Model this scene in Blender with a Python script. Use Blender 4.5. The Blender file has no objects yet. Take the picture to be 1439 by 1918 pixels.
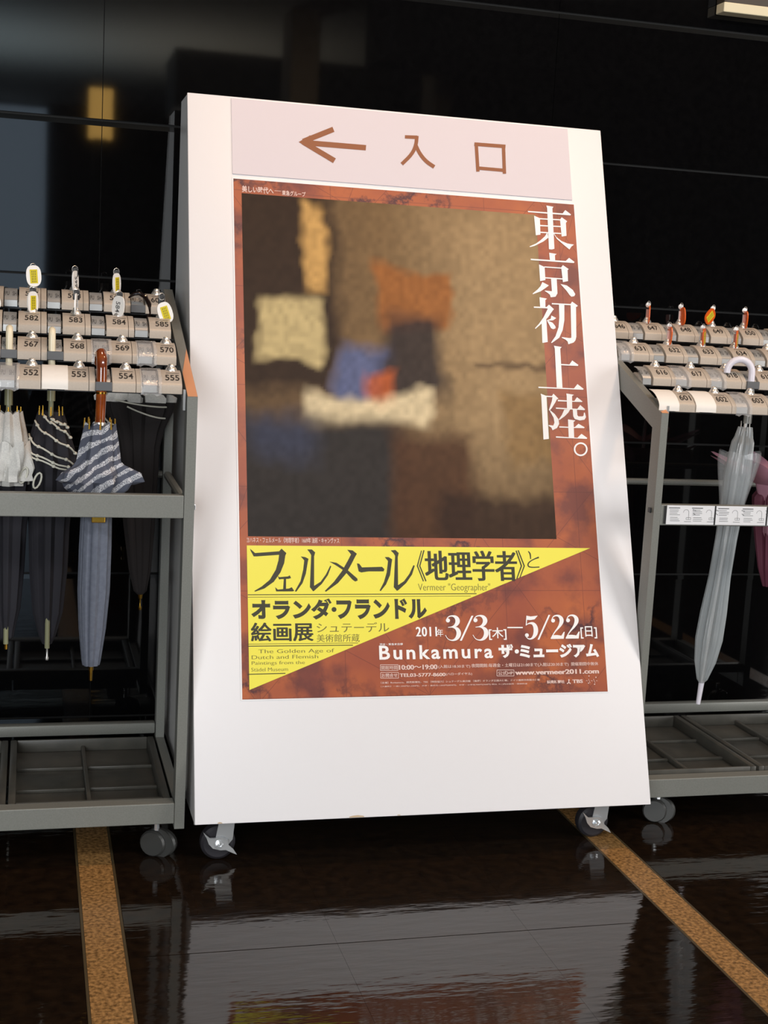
import bpy, bmesh, math, random
import numpy as np
from mathutils import Vector, Matrix
random.seed(7)
SC = bpy.context.scene
COL = SC.collection

# ------------------------------------------------------------------ camera
IW, IH = 1439, 1918
FPX = 2533.13; YAW, PITCH, ROLL = .2604, -.14603, .05268
CAM = np.array([-.2972, -2.31721, 1.01916])
def cam_rows():
    cy, sy, cp, sp, cr, sr = math.cos(YAW), math.sin(YAW), math.cos(PITCH), math.sin(PITCH), math.cos(ROLL), math.sin(ROLL)
    f = np.array([sy*cp, cy*cp, sp]); r0 = np.array([cy, -sy, 0.]); u0 = np.cross(r0, f)
    return np.array([cr*r0+sr*u0, -(-sr*r0+cr*u0), f])
CR = cam_rows()
cd = bpy.data.cameras.new('camera'); cam = bpy.data.objects.new('camera', cd); COL.objects.link(cam)
cd.sensor_fit = 'HORIZONTAL'; cd.sensor_width = 36; cd.lens = FPX*36/IW; cd.clip_start = .05
m3 = Matrix((CR[0], -CR[1], -CR[2])).transposed()
cam.matrix_world = Matrix.Translation(Vector(CAM)) @ m3.to_4x4()
SC.camera = cam
def ray(u, v): return CR.T @ np.array([(u-IW/2)/FPX, (v-IH/2)/FPX, 1])
def ony(u, v, y): d = ray(u, v); return CAM + d*(y-CAM[1])/d[1]

# ------------------------------------------------------------------ world, lights, exposure
SC.view_settings.view_transform = 'Standard'; SC.view_settings.look = 'None'
SC.view_settings.gamma = 1; SC.view_settings.use_curve_mapping = False
SC.view_settings.exposure = .1
w = bpy.data.worlds.new('world'); SC.world = w; w.use_nodes = True
w.node_tree.nodes['Background'].inputs[0].default_value = (.5, .55, .6, 1)
w.node_tree.nodes['Background'].inputs[1].default_value = .05
def area(name, loc, tgt, sx, sy, power, colr):
    l = bpy.data.lights.new(name, 'AREA'); l.shape = 'RECTANGLE'; l.size = sx; l.size_y = sy; l.energy = power; l.color = colr
    o = bpy.data.objects.new(name, l); COL.objects.link(o); o.location = loc
    o.rotation_euler = (Vector(tgt)-Vector(loc)).to_track_quat('-Z', 'Y').to_euler(); return o
area('left_key_light', (-1.75, -4.4, 1.4), (.45, 0, .6), 2.0, 2.0, 106, (.96, .985, 1))  # added key light for the board, kept outside the wall's reflection
area('right_fill_light', (5.2, -3.6, 1.5), (.6, 0, .6), 1.8, 2.2, 104, (1, .985, .97))  # added fill from the right, balances the board and lock highlights
area('overhead_key_light', (1.2, -2.5, 3.17), (.6, 0, .5), 2.6, .5, 70, (1, .985, .98))  # added main key above the view, lights the board without rack shadows
area('ceiling_downlight', (.2, -.5, 3.15), (.0, .25, .9), .3, .3, 13, (1, .62, .38))
area('ceiling_downlight', (1.9, -.5, 3.15), (1.2, .25, .9), .3, .3, 17, (1, .64, .38))
def spot(loc, tgt, power, colr, ang=2.2):
    l = bpy.data.lights.new('hall_fill_spot', 'SPOT'); l.energy = power; l.color = colr; l.spot_size = ang; l.spot_blend = 1; l.shadow_soft_size = .03
    o = bpy.data.objects.new('hall_fill_spot', l); COL.objects.link(o); o.location = loc
    o.rotation_euler = (Vector(tgt)-Vector(loc)).to_track_quat('-Z', 'Y').to_euler()
spot((1.2, -3.9, 2.7), (1.8, -7, 1.9), 160, (1, .85, .65), 1.0); spot((.9, -8.6, 1.5), (1.1, -8.6, 3.2), 330, (1, .95, .85)); spot((-.9, -9.0, 1.5), (-.9, -9.0, 3.2), 800, (.62, .82, 1))  # added spots: brighten the columns and ceiling mirrored in the wall

# ------------------------------------------------------------------ materials
def lin(c):
    c = c/255.; return c/12.92 if c <= .04045 else ((c+.055)/1.055)**2.4
def rgb(r, g, b): return (lin(r), lin(g), lin(b), 1)
def mat(name, c, rough=.5, metal=0, spec=.5, noise=None, bump=None, trans=0, alpha=1, coat=0, aniso=None):
    m = bpy.data.materials.new(name); m.use_nodes = True; nt = m.node_tree; b = nt.nodes['Principled BSDF']
    b.inputs['Base Color'].default_value = c; b.inputs['Roughness'].default_value = rough
    b.inputs['Metallic'].default_value = metal; b.inputs['Specular IOR Level'].default_value = spec
    b.inputs['Transmission Weight'].default_value = trans; b.inputs['Alpha'].default_value = alpha
    b.inputs['Coat Weight'].default_value = coat
    tc = nt.nodes.new('ShaderNodeTexCoord')
    if noise:
        sc, amt, c2 = noise
        n = nt.nodes.new('ShaderNodeTexNoise'); n.inputs['Scale'].default_value = sc; n.inputs['Detail'].default_value = 6
        r = nt.nodes.new('ShaderNodeValToRGB'); r.color_ramp.elements[0].position = .5-amt; r.color_ramp.elements[1].position = .5+amt
        r.color_ramp.elements[0].color = c; r.color_ramp.elements[1].color = c2
        nt.links.new(tc.outputs['Object'], n.inputs['Vector']); nt.links.new(n.outputs['Fac'], r.inputs[0]); nt.links.new(r.outputs[0], b.inputs['Base Color'])
    if bump:
        sc, st, dist = bump[:3]
        mp = nt.nodes.new('ShaderNodeMapping')
        if len(bump) > 3: mp.inputs['Scale'].default_value = bump[3]
        n = nt.nodes.new('ShaderNodeTexNoise'); n.inputs['Scale'].default_value = sc; n.inputs['Detail'].default_value = 3
        bp = nt.nodes.new('ShaderNodeBump'); bp.inputs['Strength'].default_value = st; bp.inputs['Distance'].default_value = dist
        nt.links.new(tc.outputs['Object'], mp.inputs[0]); nt.links.new(mp.outputs[0], n.inputs['Vector']); nt.links.new(n.outputs['Fac'], bp.inputs['Height']); nt.links.new(bp.outputs[0], b.inputs['Normal'])
    return m
M = {}
M['wall'] = mat('black_polished_granite', rgb(7, 7, 8), .035, noise=(60, .2, rgb(10, 10, 11)), bump=(3, .012, .004))
M['joint'] = mat('dark_joint', rgb(6, 6, 6), .8)
M['floor'] = mat('dark_brown_granite', rgb(20, 14, 10), .06, noise=(45, .2, rgb(36, 25, 16)), bump=(38, .16, .004, (.3, 1.3, 1)))
def stripe_mat():
    m = mat('brown_rough_granite', rgb(104, 76, 42), .24, noise=(150, .16, rgb(180, 136, 84)), bump=(170, .35, .002)); return m
M['stripe'] = stripe_mat()
M['stripe_edge'] = mat('stripe_border', rgb(78, 66, 46), .3)
M['white'] = mat('white_laminate', (.82, .80, .81, 1), .38, bump=(260, .04, .001))
M['side'] = mat('shaded_white_laminate', (.62, .61, .60, 1), .42)  # white board sides toned greyer, their shade put into the colour
M['rack'] = mat('grey_painted_steel', rgb(120, 121, 115), .42, metal=.15, noise=(400, .2, rgb(130, 131, 125)))
M['lock'] = mat('beige_grey_plastic', rgb(176, 164, 150), .36, noise=(300, .3, rgb(184, 172, 158)))
M['slot'] = mat('dark_lock_recess', rgb(108, 101, 92), .5)
M['plate'] = mat('brushed_silver_plate', rgb(178, 179, 178), .34, metal=.45)
M['bar'] = mat('dark_grey_lock_bar', rgb(92, 93, 95), .45)
M['chrome'] = mat('chrome', (.78, .80, .82, 1), .22, metal=.6)
M['satin'] = mat('satin_nickel', (.80, .77, .73, 1), .3, metal=.8)
M['ink'] = mat('black_ink', rgb(38, 34, 32), .6)
M['ink_grey'] = mat('grey_ink', rgb(88, 88, 88), .6)
M['white_tape'] = mat('white_masking_tape', rgb(236, 230, 222), .6, bump=(60, .4, .002))
M['black_plastic'] = mat('black_plastic', rgb(34, 34, 35), .4)
M['rubber'] = mat('dark_rubber', rgb(44, 42, 47), .5)
M['caster'] = mat('charcoal_nylon', rgb(62, 62, 60), .38)
M['tray'] = mat('dark_grey_tray_plastic', rgb(64, 63, 58), .42, noise=(30, .2, rgb(76, 74, 68)), bump=(200, .1, .001))
M['tag_white'] = mat('white_tag', rgb(242, 240, 236), .35)
M['tag_orange'] = mat('orange_tag', rgb(214, 92, 24), .3)
M['yellow'] = mat('yellow_label', rgb(214, 196, 30), .5)
M['label'] = mat('white_label', rgb(228, 228, 230), .4)
M['brown_ink'] = mat('brown_lettering', rgb(142, 84, 48), .5)
M['sheet'] = mat('pinkish_white_sheet', rgb(214, 205, 210), .5)
M['paper'] = mat('poster_paper', (.86, .84, .84, 1), .35)
M['p_white'] = mat('print_white', (.9, .88, .87, 1), .4)
M['p_yellow'] = mat('print_yellow', rgb(236, 226, 78), .4)
M['p_dark'] = mat('print_olive_black', rgb(48, 46, 22), .45)
M['p_olive'] = mat('print_olive', rgb(112, 104, 40), .45)
M['p_orange'] = mat('print_orange_brown', rgb(176, 110, 40), .45)
M['p_pale'] = mat('print_pale_line', rgb(226, 196, 186), .45)
M['clear'] = mat('clear_tape', (.8, .79, .79, 1), .08, trans=0, alpha=.16, spec=1, bump=(28, .5, .006))
M['vinyl'] = mat('clear_vinyl', rgb(182, 188, 190), .12, alpha=.55, spec=.9, bump=(30, .5, .004, (1, 1, .25)))
M['vinyl_out'] = mat('thin_clear_vinyl', rgb(192, 196, 198), .12, alpha=.28, spec=.9, bump=(34, .6, .004, (1, 1, .3)))
M['white_plastic'] = mat('white_plastic', rgb(226, 222, 232), .3)
M['grey_tube'] = mat('translucent_grey_tube', rgb(150, 154, 152), .25)
M['cream'] = mat('cream_handle', rgb(232, 220, 190), .3)
M['green_tube'] = mat('pale_olive_shaft', rgb(138, 138, 108), .3)
M['navy'] = mat('black_umbrella_cloth', rgb(34, 33, 40), .85, bump=(200, .1, .001))
M['brown_black'] = mat('brown_black_umbrella_cloth', rgb(36, 31, 31), .85)
M['white_cloth'] = mat('white_linen', rgb(220, 218, 212), .9, noise=(500, .2, rgb(196, 194, 190)))
M['cord'] = mat('white_beaded_cord', rgb(212, 210, 196), .6)
M['gold'] = mat('brass', rgb(196, 152, 60), .25, metal=1)
M['wood'] = mat('polished_brown_wood', rgb(104, 44, 22), .12, noise=(30, .15, rgb(150, 72, 22)), coat=1)
M['dark_wood'] = mat('glossy_black_handle', rgb(26, 16, 14), .12)
M['pink'] = mat('pink_umbrella_cloth', rgb(190, 136, 154), .5, alpha=.92)
M['plum'] = mat('plum_umbrella_lining', rgb(98, 44, 62), .6)
M['band'] = mat('cream_frame', rgb(214, 206, 176), .5)
M['panel_brown'] = mat('dark_brown_panel', rgb(58, 50, 40), .4)
M['ceiling'] = mat('hall_ceiling', rgb(150, 146, 136), .8)
M['hall'] = mat('hall_wall_dark', rgb(40, 38, 36), .7)
M['column'] = mat('hall_column', rgb(150, 132, 108), .6)
M['soffit'] = mat('hall_soffit_dark', rgb(30, 28, 27), .7)
def emit(name, c, s):
    m = bpy.data.materials.new(name); m.use_nodes = True; nt = m.node_tree; nt.nodes.remove(nt.nodes['Principled BSDF'])
    e = nt.nodes.new('ShaderNodeEmission'); e.inputs[0].default_value = c; e.inputs[1].default_value = s
    nt.links.new(e.outputs[0], nt.nodes['Material Output'].inputs[0]); return m
M['amber_lamp'] = emit('amber_lamp_glow', (1, .58, .15, 1), 6)
M['daylight'] = emit('daylight_glass', (.62, .8, 1, 1), 1.5)

def lace_mat():
    m = mat('grey_cloth_with_white_lace', rgb(88, 92, 104), .8); nt = m.node_tree; b = nt.nodes['Principled BSDF']
    tc = nt.nodes.new('ShaderNodeTexCoord'); mp = nt.nodes.new('ShaderNodeMapping'); mp.inputs['Rotation'].default_value = (0, .62, .0)
    wv = nt.nodes.new('ShaderNodeTexWave'); wv.bands_direction = 'Z'; wv.inputs['Scale'].default_value = 17; wv.inputs['Distortion'].default_value = 7; wv.inputs['Detail Scale'].default_value = .9; wv.inputs['Detail'].default_value = 3
    vo = nt.nodes.new('ShaderNodeTexVoronoi'); vo.inputs['Scale'].default_value = 620
    r1 = nt.nodes.new('ShaderNodeValToRGB'); r1.color_ramp.elements[0].position = .54; r1.color_ramp.elements[1].position = .64
    r2 = nt.nodes.new('ShaderNodeValToRGB'); r2.color_ramp.elements[0].position = .35; r2.color_ramp.elements[1].position = .55
    mu = nt.nodes.new('ShaderNodeMath'); mu.operation = 'MULTIPLY'
    mx = nt.nodes.new('ShaderNodeMixRGB'); mx.inputs[1].default_value = rgb(80, 84, 98); mx.inputs[2].default_value = rgb(204, 204, 208)
    L = nt.links.new
    L(tc.outputs['Object'], mp.inputs[0]); L(mp.outputs[0], wv.inputs['Vector']); L(tc.outputs['Object'], vo.inputs['Vector'])
    L(wv.outputs['Fac'], r1.inputs[0]); L(vo.outputs['Distance'], r2.inputs[0]); L(r1.outputs[0], mu.inputs[0]); L(r2.outputs[0], mu.inputs[1])
    L(mu.outputs[0], mx.inputs[0]); L(mx.outputs[0], b.inputs['Base Color']); return m
M['lace'] = lace_mat()
M['grey_cloth'] = mat('blue_grey_umbrella_cloth', rgb(92, 97, 110), .75, noise=(120, .2, rgb(104, 109, 122)))

def map_mat():
    # terracotta printed sheet with old-chart linework
    m = mat('terracotta_chart_print', rgb(150, 70, 44), .4); nt = m.node_tree; b = nt.nodes['Principled BSDF']; L = nt.links.new
    N = nt.nodes.new
    tc = N('ShaderNodeTexCoord')
    n1 = N('ShaderNodeTexNoise'); n1.inputs['Scale'].default_value = 7; n1.inputs['Detail'].default_value = 5
    r1 = N('ShaderNodeValToRGB'); e = r1.color_ramp.elements; e[0].position = .3; e[0].color = rgb(146, 70, 48); e[1].position = .7; e[1].color = rgb(178, 94, 48)
    n2 = N('ShaderNodeTexNoise'); n2.inputs['Scale'].default_value = 4.2; n2.inputs['Detail'].default_value = 9; n2.inputs['Roughness'].default_value = .62
    r2 = N('ShaderNodeValToRGB'); e = r2.color_ramp.elements; e[0].position = .478; e[0].color = (0, 0, 0, 1); e[1].position = .5; e[1].color = (1, 1, 1, 1)
    e2 = e.new(.535); e2.color = (0, 0, 0, 1)
    n4 = N('ShaderNodeTexNoise'); n4.inputs['Scale'].default_value = 3.4; r4 = N('ShaderNodeValToRGB'); e = r4.color_ramp.elements; e[0].position = .42; e[1].position = .56
    acc = None
    for (dx, dz, k_) in ((1, 0, 6.1), (0, 1, 5.3), (.8, .6, 3.7), (-.72, .69, 4.3), (.45, .89, 2.6), (-.93, .36, 2.2)):
        dt = N('ShaderNodeVectorMath'); dt.operation = 'DOT_PRODUCT'; dt.inputs[1].default_value = (dx*k_, 0, dz*k_); L(tc.outputs['Object'], dt.inputs[0])
        fr = N('ShaderNodeMath'); fr.operation = 'FRACT'; L(dt.outputs['Value'], fr.inputs[0])
        lt = N('ShaderNodeMath'); lt.operation = 'LESS_THAN'; lt.inputs[1].default_value = .0011*k_; L(fr.outputs[0], lt.inputs[0])
        if acc is None: acc = lt
        else:
            mxm = N('ShaderNodeMath'); mxm.operation = 'MAXIMUM'; L(acc.outputs[0], mxm.inputs[0]); L(lt.outputs[0], mxm.inputs[1]); acc = mxm
    sc = N('ShaderNodeMath'); sc.operation = 'MULTIPLY'; sc.inputs[1].default_value = .55; L(acc.outputs[0], sc.inputs[0])
    n5 = N('ShaderNodeTexNoise'); n5.inputs['Scale'].default_value = 11; n5.inputs['Detail'].default_value = 8; r5 = N('ShaderNodeValToRGB'); e = r5.color_ramp.elements; e[0].position = .50; e[0].color = (0, 0, 0, 1); e[1].position = .64; e[1].color = (.75, .75, .75, 1)
    L(tc.outputs['Object'], n5.inputs['Vector']); L(n5.outputs['Fac'], r5.inputs[0])
    mu = N('ShaderNodeMath'); mu.operation = 'MULTIPLY'
    mx = N('ShaderNodeMixRGB'); mx.inputs[2].default_value = rgb(70, 32, 38)
    mx2 = N('ShaderNodeMixRGB'); mx2.inputs[2].default_value = rgb(88, 40, 36)
    mx3 = N('ShaderNodeMixRGB'); mx3.inputs[2].default_value = rgb(96, 46, 44)
    L(tc.outputs['Object'], n1.inputs['Vector']); L(tc.outputs['Object'], n2.inputs['Vector']); L(tc.outputs['Object'], n4.inputs['Vector'])
    L(n1.outputs['Fac'], r1.inputs[0]); L(n2.outputs['Fac'], r2.inputs[0]); L(n4.outputs['Fac'], r4.inputs[0])
    L(r2.outputs[0], mu.inputs[0]); L(r4.outputs[0], mu.inputs[1])
    L(r1.outputs[0], mx3.inputs[1]); L(r5.outputs[0], mx3.inputs[0])
    L(mu.outputs[0], mx.inputs[0]); L(mx3.outputs[0], mx.inputs[1]); L(sc.outputs[0], mx2.inputs[0]); L(mx.outputs[0], mx2.inputs[1]); L(mx2.outputs[0], b.inputs['Base Color'])
    return m
M['chart'] = map_mat()

# ------------------------------------------------------------------ helpers
class G:
    """vertex / face collector that becomes ONE mesh"""
    def __init__(s): s.v = []; s.f = []; s.mi = []
    def add(s, vs, fs, k=0):
        o = len(s.v); s.v += [tuple(map(float, p)) for p in vs]; s.f += [tuple(i+o for i in f) for f in fs]; s.mi += [k]*len(fs); return s
    def box(s, a, b, k=0, bev=0):
        (x0, y0, z0), (x1, y1, z1) = a, b
        if bev <= 0:
            return s.add([(x, y, z) for x in (x0, x1) for y in (y0, y1) for z in (z0, z1)],
                  [(0, 1, 3, 2), (4, 6, 7, 5), (0, 4, 5, 1), (2, 3, 7, 6), (0, 2, 6, 4), (1, 5, 7, 3)], k)
        bm = bmesh.new(); bmesh.ops.create_cube(bm, size=1)
        for v in bm.verts: v.co = ((v.co.x+.5)*(x1-x0)+x0, (v.co.y+.5)*(y1-y0)+y0, (v.co.z+.5)*(z1-z0)+z0)
        bmesh.ops.bevel(bm, geom=bm.edges[:], offset=bev, segments=2, affect='EDGES', profile=.5)
        bm.verts.index_update(); s.add([v.co[:] for v in bm.verts], [[v.index for v in f.verts] for f in bm.faces], k); bm.free(); return s
    def prism(s, poly, axis, a, b, k=0):
        """poly of 2D points extruded along axis from a to b. axis x -> poly=(y,z); y -> (x,z); z -> (x,y)"""
        n = len(poly)
        def p(q, t): return (t, q[0], q[1]) if axis == 'x' else ((q[0], t, q[1]) if axis == 'y' else (q[0], q[1], t))
        vs = [p(q, a) for q in poly]+[p(q, b) for q in poly]
        fs = [tuple(range(n)), tuple(range(2*n-1, n-1, -1))]+[(i, i+n, (i+1) % n+n, (i+1) % n) for i in range(n)]
        return s.add(vs, fs, k)
    def tube(s, pts, r, n=10, k=0, cap=True):
        pts = [Vector(p) for p in pts]; rs = r if isinstance(r, (list, tuple)) else [r]*len(pts)
        up = None; rings = []
        for i, p in enumerate(pts):
            t = (pts[min(i+1, len(pts)-1)]-pts[max(i-1, 0)]).normalized()
            if up is None:
                up = t.cross(Vector((0, 1, 0))) if abs(t.y) < .9 else t.cross(Vector((1, 0, 0)))
            up = (up - t*up.dot(t)).normalized(); q = t.cross(up)
            rings.append([p+(up*math.cos(a)+q*math.sin(a))*rs[i] for a in [2*math.pi*j/n for j in range(n)]])
        vs = [v for r_ in rings for v in r_]; fs = []
        for i in range(len(pts)-1):
            for j in range(n): fs.append((i*n+j, i*n+(j+1) % n, (i+1)*n+(j+1) % n, (i+1)*n+j))
        if cap: fs += [tuple(range(n-1, -1, -1)), tuple((len(pts)-1)*n+j for j in range(n))]
        return s.add(vs, fs, k)
    def lathe(s, c, prof, axis=(0, 0, 1), n=16, k=0):
        a = Vector(axis).normalized(); u = a.orthogonal().normalized(); w_ = a.cross(u); c = Vector(c)
        vs = []; fs = []
        for (r, h) in prof:
            for j in range(n):
                t = 2*math.pi*j/n; vs.append(c+a*h+(u*math.cos(t)+w_*math.sin(t))*r)
        for i in range(len(prof)-1):
            for j in range(n): fs.append((i*n+j, i*n+(j+1) % n, (i+1)*n+(j+1) % n, (i+1)*n+j))
        fs += [tuple(range(n-1, -1, -1)), tuple((len(prof)-1)*n+j for j in range(n))]
        return s.add(vs, fs, k)
    def build(s, name, m, parent=None, smooth=False, loc=None, sharp=35):
        me = bpy.data.meshes.new(name)
        off = np.array((0, 0, 0.))
        if parent is not None and loc is None:
            q = parent
            while q is not None: off += np.array(q.location); q = q.parent
        vs = [tuple(np.array(v)-off) for v in s.v] if len(s.v) else []
        me.from_pydata(vs, [], s.f)
        ms = m if isinstance(m, list) else [m]
        for x in ms: me.materials.append(x)
        if len(ms) > 1: me.polygons.foreach_set('material_index', s.mi)
        bm = bmesh.new(); bm.from_mesh(me); bmesh.ops.recalc_face_normals(bm, faces=bm.faces[:]); bm.to_mesh(me); bm.free()
        if smooth:
            me.polygons.foreach_set('use_smooth', [True]*len(me.polygons)); me.set_sharp_from_angle(angle=math.radians(sharp))
        me.update()
        return link(name, me, parent, loc)
def link(name, me, parent=None, loc=None):
    o = bpy.data.objects.new(name, me); COL.objects.link(o)
    if parent is not None: o.parent = parent
    if loc is not None: o.location = loc
    return o
def tag(o, label=None, cat=None, group=None, kind=None):
    if label: o['label'] = label
    if cat: o['category'] = cat
    if group: o['group'] = group
    if kind: o['kind'] = kind
    return o
def thing(name, loc, label, cat, group=None):
    o = bpy.data.objects.new(name, None); COL.objects.link(o); o.location = loc; o.empty_display_size = .05
    return tag(o, label, cat, group)
def struct(o): o['kind'] = 'structure'; return o

# ------------------------------------------------------------------ the setting
WY = .68
# floor
floor = struct(G().box((-5, -13, -.06), (7, WY+.3, -.0035)).build('floor', M['joint']))
floor_far = G().box((-5, -13, -.0034), (7, -1.5, 0)).build('floor_slab', M['floor'], floor)
ys = [-1.5+.3*i for i in range(8)]          # ... -.3, 0, .3, .6
ys = ys+[.68]
gap = .0011
for kx in range(-2, 4):
    sx = -.205+kx*.998
    for i in range(len(ys)-1):
        g = G().box((sx+.0055, ys[i]+.0006, -.003), (sx+.0645, ys[i+1]-.0006, 0)); o = g.build('stripe_stone', M['stripe'], floor)
        g = G().box((sx+.0006, ys[i], -.003), (sx+.005, ys[i+1], -.0001)).box((sx+.065, ys[i], -.003), (sx+.0694, ys[i+1], -.0001)); g.build('stripe_border', M['stripe_edge'], floor)
        xs = [sx+.07, sx+.405, sx+.735, sx+.998]
        for a, b in zip(xs[:-1], xs[1:]):
            G().box((a+.00015, ys[i]+(gap if abs(ys[i]+.3) < .01 else .0002), -.003), (b-.00015, ys[i+1]-(gap if abs(ys[i+1]+.3) < .01 else .0002), 0)).build('floor_tile', M['floor'], floor)
# back wall: slabs of black stone, each with a chamfered upper edge
wall = struct(G().box((-5, WY+.004, 0), (7, WY+.25, 3.2)).build('wall_back', M['joint']))
zs = [0, .09, .418, .742, 1.064, 1.390, 1.712, 2.04, 2.37, 2.70, 3.2]
for kx in range(-4, 6):
    x0 = -.157+kx*1.007; x1 = x0+1.007
    for z0, z1 in zip(zs[:-1], zs[1:]):
        prof = [(WY+.02, z0+.0015), (WY, z0+.0015), (WY, z1-.0135), (WY+.0006, z1-.0035), (WY+.02, z1-.0035)]
        G().prism(prof, 'x', x0+.0008, x1-.0008).build('stone_panel', M['wall'], wall)
# the rest of the hall, behind the camera (seen only as reflections)
struct(G().box((-5, -13, 3.2), (7, WY+.25, 3.4)).build('ceiling', M['ceiling']))
struct(G().box((-5.2, -13, 0), (-5, WY+.25, 3.2)).build('wall_left', M['hall']))
struct(G().box((7, -13, 0), (7.2, WY+.25, 3.2)).build('wall_right', M['hall']))
struct(G().box((-5.2, -13.2, 0), (7.2, -13, 3.2)).build('wall_front', M['hall']))
wn = struct(G().box((-3.3, -12.98, .2), (-.15, -12.95, 3.15)).build('window_1', M['daylight']))
def refl(u, v, yr):       # where something behind the camera at depth yr must stand to mirror at (u, v)
    q = ony(u, v, 2*WY-yr); return q[0], q[2]
def column(u0, u1, yr, v=120, ztop=3.2, label='', m='column'):
    x0 = refl(u0, v, yr)[0]; x1 = refl(u1, v, yr)[0]
    o = G().box((x0, yr-.4, 0), (x1, yr, ztop), bev=.02).build('column', M[m]); return tag(o, label, 'column')
column(545, 600, -6.5, label='slim tan column standing in the hall behind the viewer, nearer the entrance')
column(818, 852, -7.2, label='narrow tan column farther back in the hall behind the viewer')
for (yy, t) in ((-5.4, .45), (-8.6, .5)):
    x0 = refl(735 if yy > -6 else 330, 100, yy)[0]
    struct(G().box((x0, yy-.8, 3.2-t), (7, yy, 3.2)).build('trim_1' if yy > -6 else 'trim_2', M['soffit']))
x0, z0 = refl(166, 258, -6.); x1, z1 = refl(212, 168, -6.)
o = thing('pillar_lamp', ((x0+x1)/2, -6., 0), 'amber wall lamp on a post in the hall behind the viewer', 'lamp')
G().box((x0+.03, -6.04, 0), (x1-.03, -5.98, z0), bev=.01).build('post', M['soffit'], o)
G().box((x0, -6.06, z0), (x1, -5.96, z1), bev=.01).build('lamp_shade', M['amber_lamp'], o)

# framed display panel at the upper right of the wall
dp = thing('display_panel', (1.6, .66, 1.745), 'dark panel in a cream frame hung high on the black wall at upper right', 'display')
G().box((1.243, .655, 1.768), (2.1, .678, 2.5)).build('backboard', M['panel_brown'], dp)
G().box((1.236, .640, 1.745), (2.11, .678, 1.767), bev=.002).build('lower_rail', M['band'], dp)
G().box((1.236, .640, 1.768), (1.2425, .678, 2.5), bev=.001).build('side_rail', M['panel_brown'], dp)

# ------------------------------------------------------------------ sign board
TH = .35469; ZB = .0936; BW = .893; BH = 1.43
EV = np.array([0, math.sin(TH), math.cos(TH)]); EN = np.array([0, -math.cos(TH), math.sin(TH)]); BO = np.array([0, 0, ZB])
def bu(px, py):      # photo pixel -> (u, v) on the board face
    d = ray(px, py); t = ((BO-CAM)@EN)/(d@EN); q = CAM+d*t; return float(q[0]), float((q-BO)@EV)
LAY = [0]
def lay(n): LAY[0] = (LAY[0]+1) % 14; return n+LAY[0]*.00002     # ink layers a hair apart where strokes cross
def bp(u, v, n=0): return tuple(BO+np.array([u, 0, 0])+EV*v+EN*n)
sb = thing('sign_board', (BW/2, .3, 0), 'large white leaning sign board on casters between the two umbrella racks', 'sign')
T = .018
g = G(); # front panel with slightly rounded edge
def fpb(g, u0, v0, u1, v1, n0, n1, k=0, bev=0.0):
    h = G().box((u0, v0, n0), (u1, v1, n1), bev=bev); g.add([bp(*p) for p in h.v], h.f, k); return g
fpb(g, 0, 0, BW, BH, -T, 0, bev=.0015).build('front_panel', M['white'], sb, smooth=True)
zt = ZB+BH*math.cos(TH)-.003; yt = BH*math.sin(TH)
def yb(z, n=T+.0008): return (z-ZB)*math.tan(TH)+n/math.cos(TH)     # back face of front panel at height z
for x0, x1 in ((0.0006, .0156), (BW-.0156, BW-.0006)):
    G().prism([(yb(ZB-.006), ZB-.006+.003), (.642, .080), (.612, zt), (yb(zt), zt)], 'x', x0, x1).build('side_panel', M['side'], sb)
G().box((.0166, yb(zt)+.001, zt-.016), (BW-.0166, .612, zt)).build('top_panel', M['side'], sb)
G().prism([(.627, .082), (.641, .082), (.6115, zt-.017), (.5975, zt-.017)], 'x', .0166, BW-.0166).build('back_panel', M['side'], sb)
G().box((.0166, .045, .088), (BW-.0166, .62, .100)).build('bottom_panel', M['side'], sb)
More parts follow.
